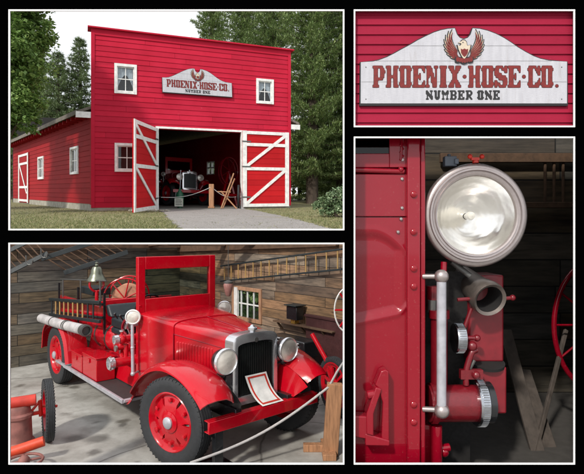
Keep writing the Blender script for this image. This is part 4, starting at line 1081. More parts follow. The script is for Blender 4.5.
# cab side grip, spotlights
m = MB(); m.tube([(1.36, .70, .68), (1.38, .70, 1.38)], .022, 12); m.ball((1.36,.70,.68), .032); m.ball((1.37,.70,1.02), .027); m.tube([(1.36,.70,.68),(1.42,.60,.68)], .014, 8); m.tube([(1.38,.70,1.3),(1.44,.60,1.3)], .014, 8)
m.build('grab_rail', M['silver'], truck)
lamp(truck, 'spotlight', (1.36, .70, 1.42), .098, .12, (-.86,.5,0), 'silver', 'white', .2)
lamp(truck, 'spotlight', (1.36, -.72, 1.405), .108, .13, (-.88,.45,0), 'black', 'chrome', .14)
for sd in (1, -1):
    lamp(truck, 'headlamp', (-.43, sd*.44, 1.13), .142, .2, (-1,0,0))
m = MB(); m.tube([(-.32,-.44,.96),(-.32,.44,.96)], .018, 8)
for sd in (-1, 1): m.tube([(-.34,sd*.44,1.0),(-.32,sd*.44,.96)], .03, 10); m.ball((-.34,sd*.44,.98), .05); m.tube([(-.32,sd*.38,.96),(-.2,sd*.36,.62)], .018, 8)
m.build('lamp_bar', M['black'], truck)
# folded visitor card leaning on the grille
card = MB(); rows = catmull([(-.40,.92,0),(-.41,.84,.0),(-.45,.74,.01),(-.52,.66,.02),(-.60,.615,.04)], 4)
def cardstrip(a, c, r0, r1, off):
    mm = MB(); vs = []
    for i, p in enumerate(rows[r0:r1]):
        sh = -.10 * (i + r0) / len(rows)
        for v in (a, c): vs.append((p.x - off, .17 + sh - .30*v, p.y + off*.6))
    nn = r1 - r0; mm.add(vs + [(x+.002, y, z) for x, y, z in vs], [(2*i, 2*i+1, 2*i+3, 2*i+2) for i in range(nn-1)] + [(2*nn+2*i, 2*nn+2*i+2, 2*nn+2*i+3, 2*nn+2*i+1) for i in range(nn-1)]); return mm
mm = cardstrip(0, 1, 0, len(rows), 0); cd_ = mm.build('card', M['white'], None, smooth=True, fix=False)
mm = MB()
for args in ((.08,.15,1,len(rows)-1), (.85,.92,1,len(rows)-1), (.15,.85,1,3), (.15,.85,len(rows)-3,len(rows)-1)):
    x_ = cardstrip(*args, .003); mm.add(x_.v, x_.f)
mm.build('red_card_border', M['red_matte'], cd_, fix=False)
cd_.name = 'notice_card'; cd_.location = TL; cd_.rotation_euler = (0,0,TA); tag(cd_, 'white card with red border curling from the grille onto the red bumper', 'card')

# garage walls, floor, ceiling timbers (local frame = truck frame)
UB, VF = 5.7, -2.3
def place(o): o.location = TL; o.rotation_euler = (0,0,TA); return o
m = MB(); m.box(-.4, 12, 0, .06, 0, 2.54)
bw = m.build('plank_wall', M['wall_back'], smooth=False); bw.location = T3(UB, VF, 0); bw.rotation_euler = (0,0,TA + R(90)); tag(bw, 'dim wall of horizontal weathered boards behind the tail of the fire truck', 'wall')
# side wall runs along the truck with a window opening
w0, w1, wz0, wz1 = 2.56, 3.38, .90, 1.42
m = MB(); 
for a, c, e, g in ((.2, w0, 0, 2.54), (w1, UB+.06, 0, 2.54), (w0, w1, 0, wz0), (w0, w1, wz1, 2.54)): m.box(a, c, -.06, 0, e, g)
sw = m.build('plank_wall', M['wall_side'], smooth=False); sw.location = T3(0, VF, 0); sw.rotation_euler = (0,0,TA); tag(sw, 'warm brown horizontal board wall with small window right of the fire truck', 'wall')
gw = thing('garage_window', 'small many paned window with greenery outside in the brown board wall', 'window', T3(0, VF, 0), TA)
m = MB(); f_ = .07
m.box(w0-f_, w0, -.02, .03, wz0-f_, wz1+f_); m.box(w1, w1+f_, -.02, .03, wz0-f_, wz1+f_); m.box(w0, w1, -.02, .03, wz1, wz1+f_); m.box(w0, w1, -.02, .03, wz0-f_, wz0)
m.build('frame', M['framewood'], gw, bevel=.004)
m = MB()
m.box(w1-.14, w1-.03, .0, .045, wz0-.05, wz1+.05)
for i in range(1, 4): c = w0 + (w1-w0)*i/4; m.box(c-.012, c+.012, -.03, -.005, wz0, wz1)
m.box(w0, w1, -.028, -.007, (wz0+wz1)/2-.012, (wz0+wz1)/2+.012); m.build('sash', M['white'], gw, smooth=False)
m = MB(); m.box(w0, w1, -.02, -.016, wz0, wz1); m.build('pane', M['glass'], gw, smooth=False)
wc = Vector((-1.15, 13.3, -2.466))
leafy('window_shrub', 'green leafy shrub seen through the small garage window', wc, 1.9, [(0,0,.85,1.0,.4,.85),(.8,.1,.8,.7,.4,.8),(-.7,.25,.8,.6,.3,.75)], 3800, .12, foliage_mat('daylight-brightened leaves', [(0,(.16,.30,.10)),(.6,(.34,.52,.2)),(1,(.6,.68,.35))], .5), 101, .04, 'shrub')  # leaf colour raised to make up for daylight missing behind the wall
# garage floor
tt = NT('stained garage concrete'); a_ = tt.noise(.9, 6); b2 = tt.noise(3.3, 7); c_ = tt.noise(30, 4)
cc = tt.ramp(a_, [(.3,(.30,.285,.26)),(.7,(.46,.45,.42))]); cc = tt.mix(tt.ramp(b2, [(.42,(0,0,0)),(.68,(.55,)*3)]), cc, (.14,.13,.11)); cc = tt.mix(tt.ramp(c_, [(.5,(0,0,0)),(.8,(.35,)*3)]), cc, (.40,.39,.36))
vo = tt.N('TexVoronoi'); vo.inputs['Scale'].default_value = 1.3; nz = tt.N('TexNoise'); nz.inputs['Scale'].default_value = 4; nz.inputs['Detail'].default_value = 7; nz.inputs['Roughness'].default_value = .7
vm = tt.N('VectorMath', operation='MULTIPLY_ADD'); tt.L(nz.outputs[1], vm.inputs[0]); vm.inputs[1].default_value = (.5,.5,.5); tt.L(tt.tc.outputs['Object'], vm.inputs[2]); tt.L(vm.outputs[0], vo.inputs['Vector'])
cc = tt.mix(tt.ramp(vo.outputs['Distance'], [(.08,(.75,)*3),(.16,(0,0,0))]), cc, (.07,.06,.045))
for px, py, rr_ in ((75.5,436,.15),(96,437,.17),(91,452,.10),(97,421,.07),(123,424,.07),(132,464,.08)):
    Y = 2.466*F/(py-PY); ds = tt.N('VectorMath', operation='DISTANCE'); tt.L(vm.outputs[0], ds.inputs[0]); ds.inputs[1].default_value = ((px-PX)/F*Y+.25, Y+.25, .25)
    cc = tt.mix(tt.ramp(ds.outputs['Value'], [(rr_*.5,(.65,)*3),(rr_*1.1,(0,0,0))]), cc, (.055,.05,.045))
ck = tt.N('TexVoronoi', feature='DISTANCE_TO_EDGE'); ck.inputs['Scale'].default_value = .42; vm2 = tt.N('VectorMath', operation='MULTIPLY_ADD'); nz2 = tt.N('TexNoise'); nz2.inputs['Scale'].default_value = 2.5; nz2.inputs['Detail'].default_value = 7
tt.L(nz2.outputs[1], vm2.inputs[0]); vm2.inputs[1].default_value = (.7,.7,.7); tt.L(tt.tc.outputs['Object'], vm2.inputs[2]); tt.L(vm2.outputs[0], ck.inputs['Vector'])
cc = tt.mix(tt.ramp(ck.outputs['Distance'], [(.002,(.8,)*3),(.006,(0,0,0))]), cc, (.07,.065,.06))
cc = tt.mix(tt.ramp(tt.noise(1.6, 9, rough=.75), [(.56,(0,0,0)),(.66,(.4,)*3)]), cc, (.17,.15,.12))
tt.col(cc); tt.set(Roughness=tt.ramp(b2, [(.3,(.85,)*3),(.7,(.55,)*3)])); tt.bump(c_, .25, .01); M['garagefloor'] = tt.m
m = MB(); A = T3(UB, VF, 0); m.add([(-7.5,4.65,0),(.53,4.65,0),(.97,8.6,0),(A.x,A.y,0),(-8.5,A.y-2,0)], [(0,1,2,3,4)])
fl = m.build('garage_floor', M['garagefloor'], smooth=False, fix=False); fl.location = (0,0,-2.466); struct(fl, 'stained concrete garage floor')
# roof timbers and hanging ladders
def timber(u0, v0, z0_, u1, v1, z1_, w_, h_, name, label, mat='timber', cat='beam', group='roof timbers'):
    m = MB(); m.bar((0,0,0), Vector((u1-u0, v1-v0, z1_-z0_)), w_, h_); o = m.build(name, M[mat], bevel=.004); o.location = T3(u0, v0, z0_); o.rotation_euler = (0,0,TA); return tag(o, label, cat, group)
timber(5.5, 3.2, 2.36, 5.5, -2.2, 2.30, .12, .16, 'roof_beam', 'dark roof beam running along the top of the dim back wall')
timber(4.6, 1.0, 2.42, 3.6, -2.2, 2.34, .10, .12, 'roof_beam', 'slanting brown roof beam above the windscreen')
timber(4.9, -.3, 2.38, 2.6, -2.25, 2.36, .10, .10, 'roof_beam', 'steeper brown roof brace above the windscreen')
timber(3.0, -1.2, 2.44, 5.6, -1.5, 2.30, .12, .10, 'roof_beam', 'brown rafter ending at the far garage corner')
timber(5.6, -2.24, 2.20, .5, -2.24, 2.40, .06, .16, 'wall_plate', 'grey timber plate along the top of the brown board wall', 'timber', 'beam')
def wall_ladder(name, label, p, q, hgt_, n, up, group='stored wooden ladders', rung='yellowrung', th=.05):
    root = thing(name, label, 'ladder', p, 0, group); d = Vector(q) - Vector(p); upv = Vector(up).normalized() * hgt_
    for s_ in (0, 1): m = MB(); m.bar(upv*s_, d + upv*s_, .03, th, up=upv); m.build('rail', M['blackwood'], root, bevel=.004)
    for i in range(n): 
        c = d * ((i + .6) / n); m = MB(); m.tube([c, c + upv], .012, 6); m.build('rung', M[rung], root)
    return root
wall_ladder('wooden_ladder', 'long thin ladder hung sideways on the brown board wall', T3(3.75, -2.2, 1.56), T3(.35, -2.2, 1.97), .31, 14, (0,0,1), th=.03)
# pixel-measured ends on a plane in front of the back wall
def onu(px, py, u):
    U_ = Vector((math.cos(TA), math.sin(TA), 0)); r_ = Vector(((px-PX)/F, 1, -(py-PY)/F)); s_ = (u + TL.dot(U_)) / r_.dot(U_); return r_ * s_
p = onu(64, 273, 5.0); q = onu(128, 252, 4.5); p2 = onu(41, 259, 5.2)
wall_ladder('wooden_ladder', 'black ladder slung under the roof directly above the bell', p, q, (p2-p).length, 9, (p2-p), rung='timber', th=.09)
p = onu(8, 273, 5.1); q = onu(48, 253, 4.9); p2 = onu(-6, 258, 5.3)
wall_ladder('wooden_ladder', 'black ladder slung under the roof at the far left corner', p, q, (p2-p).length, 7, (p2-p), rung='timber', th=.08)
def hook(px, py, u, lab):
    m = MB(); p = onu(px, py, u); m.tube([(0,0,.12),(0,0,0),(.04,0,-.05),(.1,0,-.04),(.12,0,.03)], .012, 6); o = m.build('ladder_hook', M['iron']); o.location = p; tag(o, lab, 'hook', 'ladder hooks')
hook(41, 255, 4.9, 'iron hook holding the outer end of the ladder above the bell'); hook(26, 262, 4.9, 'iron hook under the ladder at the far left corner')
# --- small cart with tyre, left foreground
def gp(px, py, z=0): Y = (2.466 - z) * F / (py - PY); return Vector(((px-PX)/F*Y, Y, -2.466 + z))
cart = thing('pump_cart', 'small orange red pump cart with black tyre at the left edge', 'cart', gp(48, 440), R(-59))
wheel_part(cart, (0, 0, .37), .37, .10, 1)
# ladder of measured parts in cart frame
def cw(px, py, Y): 
    p = at(px, py, Y) - cart.location; a = -R(-59); return Vector((math.cos(a)*p.x - math.sin(a)*p.y, math.sin(a)*p.x + math.cos(a)*p.y, p.z))
m = MB(); m.tube([cw(36,399.5,5.95), cw(0,405,5.8)], .066, 14); m.build('top_tube', M['red_matte'], cart)
m = MB(); m.tube([cw(44,441,5.5), cw(0,456,5.35)], .055, 14); m.build('front_tube', M['orange'], cart)
m = MB(); a, b_ = cw(41,412,6.05), cw(22,416,5.9)
m.bar(a, b_, .05, .035); m.bar(cw(40,400,6.05), cw(41,416,6.05), .05, .03); m.bar(cw(39,402,6.05), cw(30,413,5.95), .03, .02); m.tube([cw(57,406,6.07), cw(40,406,6.1)], .018, 8)
m.build('axle_bracket', M['red_matte'], cart, bevel=.004)
dr = cw(17, 440, 5.9); m = MB(); zt_ = .44
m.lathe([(0,.0),(.19,.0),(.19,.03),(.165,.05),(.155,.30),(.175,.32),(.175,.35),(.15,.37),(.145,.40),(.14,.43),(.12,.45),(0,.45)], (dr.x, dr.y, 0.03), (0,0,1), 24); m.build('drum', M['pinkrust'], cart)
m = MB(); rg = [cw(24,461,5.25) + Vector((math.cos(a)*.18, math.sin(a)*.18, -.0)) for a in [2*math.pi*k/20 for k in range(20)]]; m.tube(rg, .015, 6, closed=True); m.tube([rg[0], rg[10]], .012, 6); m.tube([rg[5], rg[15]], .012, 6); m.ball(rg[0]*.5+rg[10]*.5, .06); m.build('hand_wheel', M['pinkrust'], cart)
# --- things along the right side
def rot_thing(name, label, cat, p, rz=TA): return thing(name, label, cat, p, rz)
# workbench with lamp box
wb_ = rot_thing('work_shelf', 'thin grey shelf board on the brown wall behind the far headlamp', 'shelf', T3(0, -2.24, 0))
m = MB(); m.box(.45, 1.9, 0, .16, .985, 1.01); m.build('board', M['timber'], wb_, bevel=.003); m = MB()
for u in (.7, 1.2, 1.8): m.bar((u, .02, .85), (u, .13, .98), .03, .03)
m.build_each('bracket', M['timber'], wb_)
lb = rot_thing('black_lantern_box', 'small black square box with brass foot on the wall shelf', 'box', T3(1.38, -2.14, 1.012))
m = MB(); m.box(-.13, .13, -.08, .08, .07, .29); m.build('case', M['black'], lb, bevel=.01); m = MB(); m.box(-.05, .05, -.05, .05, .0, .069); m.build('foot', plain('brass', (.5,.33,.08), .4, .8), lb, bevel=.004)
m = MB(); m.box(-.15, .15, -.12, .12, .301, .318); m.build('lid', M['blackwood'], lb, bevel=.004)
mc = rot_thing('old_engine', 'black and chrome old engine standing behind the far headlamp', 'engine', T3(.98, -1.72, 0))
m = MB(); m.box(-.45, .40, -.15, .15, .64, .90); m.box(-.3, .3, -.12, .12, 0, .62); m.build('block', M['black'], mc, bevel=.02)
m = MB()
for i in range(4): z = .72 + i*.05; m.tube([(-.36,.17,z),(-.02,.17,z)], .011, 8); m.tube([(.08,.17,z+.02),(.36,.17,z+.02)], .011, 8)
m.build_each('chrome_pipe', M['chrome'], mc)
m = MB(); m.lathe([(.0,0),(.07,0),(.07,.06),(.03,.08),(0,.08)], (-.2,.16,.75), (0,1,0), 16); m.tube([(-.3,.18,.80),(-.1,.2,.62)], .02, 8); m.build('valve', plain('dull brass fitting', (.35,.28,.16), .4, .7), mc)
lg = thing('glass_lantern', 'pinkish glass lantern globe hanging left of the small window', 'lantern', T3(2.6, -1.62, 1.40))
m = MB(); m.lathe([(.03,0),(.055,.03),(.075,.12),(.09,.2),(.08,.235),(.05,.245)], (0,0,0), (0,0,1), 16); m.build('globe', plain('pink glass', (.35,.17,.15), .25, coat=.5), lg)
m = MB(); m.lathe([(.085,.236),(.085,.262),(.02,.29),(0,.29)], (0,0,0), (0,0,1), 16); m.tube([(0,0,.29),(0,0,.9)], .006, 6); m.build('cap', M['iron'], lg)
cb_ = rot_thing('maroon_cabinet', 'plain maroon painted board leaning in the right corner of the garage', 'panel', T3(.82, -2.2, 0))
m = MB(); m.box(-.75, .30, 0, .05, .0, 1.16); m.build('board', M['maroon'], cb_, bevel=.004); m = MB(); m.box(-.77, .32, -.01, .07, 1.162, 1.20); m.build('top_rail', M['maroon'], cb_, bevel=.004)
# hose cart wheel at the right edge, with red shaft
hc = thing('hose_cart', 'hand hose cart with black tyred red spoked wheel at the right edge', 'cart', (.60, 6.95, -2.466), R(118))
wheel_part(hc, (0, .0, .40), .40, .09, 1, thin=True, spokes=12)
def hw(px, py, Y):
    p = at(px, py, Y) - Vector((.60, 6.95, -2.466)); a = -R(118); return Vector((math.cos(a)*p.x - math.sin(a)*p.y, math.sin(a)*p.x + math.cos(a)*p.y, p.z))
m = MB(); m.tube([hw(312, 334, 7.3), hw(333, 372, 7.05)], .035, 10); m.build('shaft', M['red'], hc)
m = MB(); cW = hw(352, 310, 7.0); rg = [cW + hw(352 + 17.5*math.cos(a), 310 + 24*math.sin(a), 7.0) - cW for a in [2*math.pi*k/40 for k in range(40)]]; m.tube(rg, .012, 6, closed=True); m.build('reel_rim', M['white'], hc)
m = MB(); 
for k in range(0, 40, 5): m.tube([cW, rg[k]], .014, 5)
m.ball(cW, .07); m.tube([cW, hw(352, 352, 7.1)], .03, 8); m.build('reel_spokes', M['red'], hc)
# barrier post and rope
bpst = thing('barrier_post', 'light timber barrier post in front of the hose cart', 'post', gp(330, 455))
bp0 = gp(330, 455)
m = MB(); m.bar((0, 0, 0), (.055, .0, .81), .10, .17, up=(1,0,0)); m.build('post', M['post'], bpst, bevel=.005)
m = MB(); m.box(-.30, .05, .07, .16, 0, .08); m.box(-.09, .06, -.16, .3, .001, .07); m.build('foot', M['post'], bpst, bevel=.005)
topw = at(330, 386, bp0.y - .03)
m = MB(); a = topw; c = at(190, 463, 5.0); pts = []
for i in range(17): t_ = i/16; p = a.lerp(c, t_); p.z -= .10*math.sin(math.pi*t_); pts.append(p)
m.tube(pts, .014, 8); 
m.tube([at(330,385,bp0.y-.03), at(337,372,5.9), at(345,360,6.1), at(352,352,6.2)], .014, 8)
o = m.build('barrier_rope', M['rope']); tag(o, 'pale rope from the timber barrier post passing in front of the bumper', 'rope')
# copy of the truck standing inside the firehouse
tr2 = copy_tree(truck); tr2['label'] = 'red fire truck standing in the dark doorway of the firehouse'; a2 = R(117)
tp = at(187.5, 200, 21.0); tr2.location = (tp.x, tp.y, gz(0, tp.y) + .03); tr2.rotation_euler = (0,0,a2); grown(tr2)
for o in list(tr2.children):
    pass
for o in (truck, tr2): o['group'] = 'fire trucks'

# doorway clutter at the firehouse
def fl_(px, Y, dz=.02): x = (px-PX)/F*Y; return Vector((x, Y, gz(x, Y) + dz))
dp = thing('barrier_post', 'short brown barrier post inside the firehouse doorway', 'post', fl_(211.5, 17.9))
m = MB(); m.box(-.085, .085, -.07, .07, 0, .86); m.build('post', M['post'], dp, bevel=.006); m = MB(); m.box(-.11, .11, -.09, .09, 0, .06); m.build('foot', M['post'], dp)
m = MB(); p = fl_(211.5, 17.85, .78); 
for e in (fl_(161, 17.4, .42), fl_(236, 18.2, .42)):
    pts = []
    for i in range(9): t_ = i/8; c = p.lerp(e, t_); c.z -= .14*math.sin(math.pi*t_); pts.append(c)
    m.tube(pts, .013, 6)
tag(grown(m.build('barrier_rope', M['rope'])), 'sagging rope strung across the firehouse doorway', 'rope')
eb = fl_(229, 17.6); ez = thing('folding_trestle', 'crossed light wood trestle at the right of the firehouse doorway', 'trestle', eb)
m = MB(); m.bar((-.28,0,.0), (.16,.05,1.25), .06, .045); m.bar((.26,.1,.0), (-.30,.06,.62), .06, .045); m.bar((-.42,.05,.60), (.05,.05,.58), .05, .04); m.bar((-.28,.4,.0), (.16,.36,1.1), .05, .04); m.bar((.0,.02,.62),(.0,.4,.62), .05, .05)
m.build_each('leg', M['post'], ez, bevel=.004)
wr_ = fl_(238.5, 18.0); hz_ = thing('spoked_wheel_cart', 'red spoked wheel of a cart beside the right door casing', 'cart', wr_, R(95)); wheel_part(hz_, (0,0,.42), .42, .07, 1, thin=True, spokes=12)
rr2 = fl_(229.5, 20.6); rr_t = thing('hose_reel_cart', 'dark red hose reel cart deep in the doorway shadow', 'cart', rr2, R(20))
m = MB(); rg = [Vector((math.cos(a)*.36, 0, 1.45+math.sin(a)*.55)) for a in [2*math.pi*k/28 for k in range(28)]]; m.tube(rg, .03, 6, closed=True); rg2 = [p + Vector((0,.45,0)) for p in rg]; m.tube(rg2, .03, 6, closed=True)
for k in range(0, 28, 4): m.tube([rg[k], rg2[k]], .02, 5); m.tube([(0,0,1.45), rg[k]], .015, 5)
m.build('reel', M['red_deep'], rr_t); m = MB(); m.bar((-.35,.1,0),(0,.2,1.45),.07,.07); m.bar((.35,.1,0),(0,.2,1.45),.07,.07); m.box(-.3,.3,.0,.45,.4,.5); m.build('stand', M['red'], rr_t)
gs = thing('notice_stand', 'green bottle shaped stand with thin pole and white notice in the doorway', 'stand', on(179.8, 208.5, .01))
sY = gs.location.y; kk = sY / F
m = MB(); m.lathe([(3.9*kk,4*kk),(4.0*kk,12*kk),(3.2*kk,15*kk),(1.4*kk,17.5*kk),(.9*kk,20*kk),(0,20*kk)], (0,0,0), (0,0,1), 16, cap0=True); m.build('body', M['green'], gs)
m = MB(); m.tube([(.2*kk,0,20*kk),(.9*kk,0,37*kk)], .012, 8); m.ball((.9*kk,0,37.5*kk), .025); m.build('pole', M['silver'], gs)
m = MB(); m.box(-4.2*kk, 4.2*kk, -.16, -.145, 1.5*kk, 9.6*kk); m.box(-.03, .03, -.1445, -.1, 3*kk, 8*kk); nc_ = m.build('notice', plain('pale notice paper', (.5,.52,.45), .7), gs, smooth=False)
m = MB()
for i in range(4): z = (3.2+i*1.5)*kk; m.box(-3.2*kk, (3.2 - .7*(i % 2))*kk, -.163, -.1605, z, z+.5*kk)
m.build('print_lines', M['signblack'], nc_, smooth=False)
m = MB(); m.tube([(-.05,0,0),(.05,0,0)], .03, 6); m.lathe([(.09,0),(.09,.05),(.03,.06),(.03,.1)], (0,0,0), (0,0,1), 12); m.build('base', M['green'], gs)
for o_ in (dp, ez, hz_, rr_t, gs): grown(o_)
# pale rock pile at foot of left leaf
rp = on(145, 211.5); m = MB(); rg_ = random.Random(5)
for i in range(26): m.ball((rg_.uniform(-.45,.75), rg_.uniform(-.15,.2), .02), rg_.uniform(.03,.06), 7, (1.3,1,.7))
o = m.build('stone_pile', M['stone'], smooth=False); o.location = rp; grown(o); tag(o, 'low heap of pale stones at the foot of the left door leaf', 'stones', None, 'stuff')

# ================================================================== LOWER RIGHT: close view of a truck corner and spotlight
BY = 4.74; BK = BY / F
def X4(px, Y=BY): return (px - PX) / F * Y
def Z4(py, Y=BY): return -(py - PY) / F * Y
cl = thing('fire_truck_corner', 'deep red fire truck body corner seen close with large round spotlight', 'fire truck', (X4(410), BY, -2.4))
O4 = Vector(cl.location)
def c4(px, py, Y=BY): return at(px, py, Y) - O4
m = MB()
def slab(px0, px1, py0, py1, Yf, Yb, mb=None):
    (mb or m).box(X4(px0, Yf)-O4.x, X4(px1, Yf)-O4.x, Yf-O4.y, Yb-O4.y, Z4(py1, Yf)-O4.z, Z4(py0, Yf)-O4.z)
# door skin: upper flat panel, lower panel with pressed swage
slab(350.5, 406.6, 174, 216.5, 4.76, 4.80); slab(389.5, 406.6, 120, 167.5, 4.755, 4.80); slab(350.5, 389.5, 153.5, 167.5, 4.755, 4.80); slab(350.5, 389.5, 120, 131, 4.755, 4.8)
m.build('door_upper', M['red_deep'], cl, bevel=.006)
# lower skin as a height field with a swept recess
m = MB(); NX, NZ = 70, 260; g0 = len(m.v)
for j in range(NZ + 1):
    for i in range(NX + 1):
        px = 350.5 + 56.1*i/NX; py = 217.5 + 282.5*j/NZ
        top = 231 + max(0, px-372)**1.9*.028; bot = 322 - max(0, px-358)*.22 - max(0, px-396)**2*.06
        d_ = min(py - top, bot - py, (403-px)*1.0)
        k_ = max(0., min(1., d_/9.)); k_ = k_*k_*(3-2*k_)
        rib = .012*math.exp(-((py-bot-1)/3.)**2) + .006*math.exp(-((py-top+2)/3.)**2)
        Y = 4.765 + .028*k_ - rib
        m.v.append(at(px, py, 4.765) * 1.0 - O4 + Vector((0, Y-4.765, 0)))
for j in range(NZ):
    for i in range(NX): a = j*(NX+1)+i; m.f.append([a, a+1, a+NX+2, a+NX+1])
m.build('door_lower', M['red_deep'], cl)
m = MB(); slab(350.5, 404, 120, 500, 4.84, 4.86); m.build('door_backing', M['red_deep'], cl)
m = MB(); m.tube([c4(350.5,169.8,4.755), c4(404,171.5,4.755)], .024, 12); m.ball(c4(401,169.5,4.745), .028); m.build('beading', M['red_deep'], cl)
m = MB(); slab(350.5, 389.5, 131, 153.5, 4.785, 4.79); m.build('door_window', glass('dusty dark glass', (.25,.33,.33)), cl, smooth=False)
m = MB()
for a, c in (((372,153),(357,138)),((372,153),(376,137)),((372,153),(386,146))): m.tube([c4(*a,4.80), c4(*c,4.81)], .006, 6)
m.build_each('wire_spoke', M['red_matte'], cl)
# corner post with rivets
m = MB(); slab(407.4, 420.5, 120, 500, 4.70, 4.90); slab(420.5, 425.5, 120, 500, 4.735, 4.93)
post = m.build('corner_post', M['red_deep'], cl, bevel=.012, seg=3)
m = MB()
for y in (194.5, 232, 268.5, 286.5, 404.5, 422): m.lathe([(.032,0),(.03,-.014),(.018,-.024),(0,-.026)], c4(413.6, y, 4.70), (0,1,0), 16)
m.build_each('rivet', plain('glossy red rivets', (.26,.004,.012), .14), post)
m = MB()
for x, y in ((402,179),(402,208),(401,219),(398,232),(402,140),(402.5,160)): m.lathe([(.017,0),(.013,-.01),(0,-.012)], c4(x, y, 4.757), (0,1,0), 10)
m.build_each('screw', M['nickel'], cl)
m = MB(); m.tube([c4(402,137,4.75), c4(401,160,4.75)], .012, 8)
for i in range(7): m.ball(c4(400.5 + (i % 2)*2.5, 138+i*3.6, 4.752), .012, 8)
m.build('upper_strip', M['red_deep'], cl)
# cast hinge bracket
m = MB()
def pri(poly, Y0_, Y1_): m.prism(poly, lambda a, b_, t_: Vector((X4(a, 4.70), t_, Z4(b_, 4.70))) - O4, Y0_, Y1_)
pri([(379.5,369.5),(384,367.5),(387.5,369.5),(388,441.5),(380,441.5),(381.5,400),(377,386),(374,383)], 4.63, 4.76)
pri([(350.5,413),(368,413.5),(371,418),(371,434),(366,436),(350.5,433)], 4.62, 4.75)
pri([(374,384),(380,386),(372,410),(372,432),(365,430),(365,410)], 4.60, 4.755)
pri([(364,430),(388,437),(388,442.5),(364,442)], 4.615, 4.757)
m.tube([c4(367,395,4.64), c4(379,393,4.64)], .04, 10)
m.build('hinge_bracket', M['red_deep'], cl, bevel=.012, seg=3)
# spotlight
SC = at(475.5, 215.2, 4.80) - O4; R4 = 52 * 4.80 / F
m = MB(); m.lathe([(R4*.97,.02),(R4*.99,.06),(R4*.93,.18),(R4*.72,.36),(R4*.4,.46),(0,.48)], SC, (0,1,0), 56); sp = m.build('spotlight', M['nickel'], cl)
m = MB(); m.lathe([(R4*.745,-.01),(R4*.76,-.04),(R4*.79,-.045),(R4*.80,-.03),(R4*.84,-.034),(R4*.86,-.05),(R4*.895,-.05),(R4*.91,-.03),(R4*.95,-.028),(R4*.985,-.012),(R4*1.0,.015),(R4*.985,.04)], SC, (0,1,0), 72); m.build('lamp_rim', M['nickel'], sp)
# silvered reflector bowl and slightly wavy glass
m = MB(); m.lathe([(R4*.75,-.005),(R4*.66,.07),(R4*.5,.16),(R4*.3,.225),(R4*.12,.25),(0,.255)], SC, (0,1,0), 56)
tt = NT('tarnished reflector'); nz_ = tt.noise(5, 5); wv_ = tt.N('TexWave', wave_type='RINGS', rings_direction='Y'); wv_.inputs['Scale'].default_value = 6; wv_.inputs['Distortion'].default_value = 4; wv_.inputs['Detail'].default_value = 3
mpp = tt.N('Mapping'); mpp.inputs['Location'].default_value = tuple(-x for x in SC); tt.L(tt.tc.outputs['Object'], mpp.inputs[0]); tt.L(mpp.outputs[0], wv_.inputs['Vector'])
tt.col(tt.ramp(nz_, [(.3,(.80,.78,.74)),(.62,(.98,.97,.95))])); tt.set(Metallic=1., Roughness=tt.ramp(nz_, [(.3,(.24,)*3),(.7,(.12,)*3)])); tt.bump(tt.math('ADD', tt.math('MULTIPLY', wv_.outputs[1], .10), tt.noise(3.2, 2)), .22, .03)
m.build('reflector', tt.m, sp)
m = MB(); m.lathe([(R4*.75,-.006),(R4*.5,-.022),(R4*.25,-.030),(0,-.033)], SC, (0,1,0), 56); m.build('lens', M['clear'], sp)
m = MB(); m.lathe([(.0,.05),(.035,.06),(.045,.10),(.035,.15),(.03,.2)], SC + Vector((0,.04,0)), (0,1,0), 20); m.build('bulb', plain('frosted bulb', (.7,.68,.62), .2), sp)
m = MB(); m.bar(c4(471,159,4.80), c4(479,159,4.80), .03, .025); m.ball(c4(470,156.5,4.80), .024); m.ball(c4(482,156.5,4.80), .024); m.lathe([(.03,0),(.03,.05)], c4(475.5,163,4.82), (0,0,1), 10); m.build('wing_nut', plain('red wing nut', (.6,.03,.015), .35), sp)
m = MB(); slab(445, 457, 156, 166, 4.86, 4.94); slab(455, 459, 158.5, 164, 4.84, 4.94); m.tube([c4(449,166,4.9), c4(449,154,4.9)], .018, 8); m.build('lamp_bracket', plain('grey mixed bracket paint', (.10,.12,.15), .5), sp, bevel=.006)
m = MB(); m.tube([c4(444,262,4.88), c4(443,282,4.86)], .03, 10); m.build('lamp_stalk', M['red_deep'], sp)
m = MB(); m.tube([c4(452,262,4.95), c4(470,276,4.9)], .03, 10); m.build('cable', M['iron'], sp)
# grab rail
m = MB(); m.tube([c4(441.5,277,4.66), c4(441.5,410,4.66)], 4.6*BK, 20)
gr_ = m.build('grab_rail', M['silver'], cl)
m = MB(); m.ball(c4(441.5,276.5,4.66), 7*BK, 20); m.ball(c4(441.8,410.8,4.66), 7.4*BK, 20); m.tube([c4(423,276.5,4.74), c4(441.5,276.5,4.66)], 2.6*BK, 12); m.tube([c4(423,409,4.74), c4(441.5,410,4.66)], 2.8*BK, 12)
m.build_each('rail_end', M['nickel'], gr_)
# nozzle
NC = c4(489.5, 299.5, 4.84)
m = MB(); m.lathe([(13.5*BK,.03),(14*BK,-.0),(17*BK,-.02),(18*BK,.01),(18*BK,.07),(16*BK,.09),(16.5*BK,.16),(15*BK,.2),(13*BK,.6)], NC, (-.12,1,.30), 32); nz1 = m.build('nozzle', plain('bronze grey nozzle', (.20,.17,.15), .4, .7), cl)
m = MB(); m.lathe([(13.6*BK,.0),(12.5*BK,.2),(11*BK,.5),(0,.5)], NC, (-.12,1,.30), 28); m.build('bore', M['dark'], nz1)
m = MB(); m.tube([NC + Vector((-.16,.06,.0)), NC + Vector((-.29,.06,-.01))], .018, 8); m.tube([NC + Vector((.16,.06,.0)), NC + Vector((.25,.06,.01))], .018, 8); m.ball(NC + Vector((.25,.06,.01)), .03); m.tube([NC + Vector((-.14,.1,-.1)), NC+Vector((-.22,.1,-.32))], .02, 8); m.build_each('nozzle_lug', plain('dark red lug', (.15,.004,.010), .35), nz1)
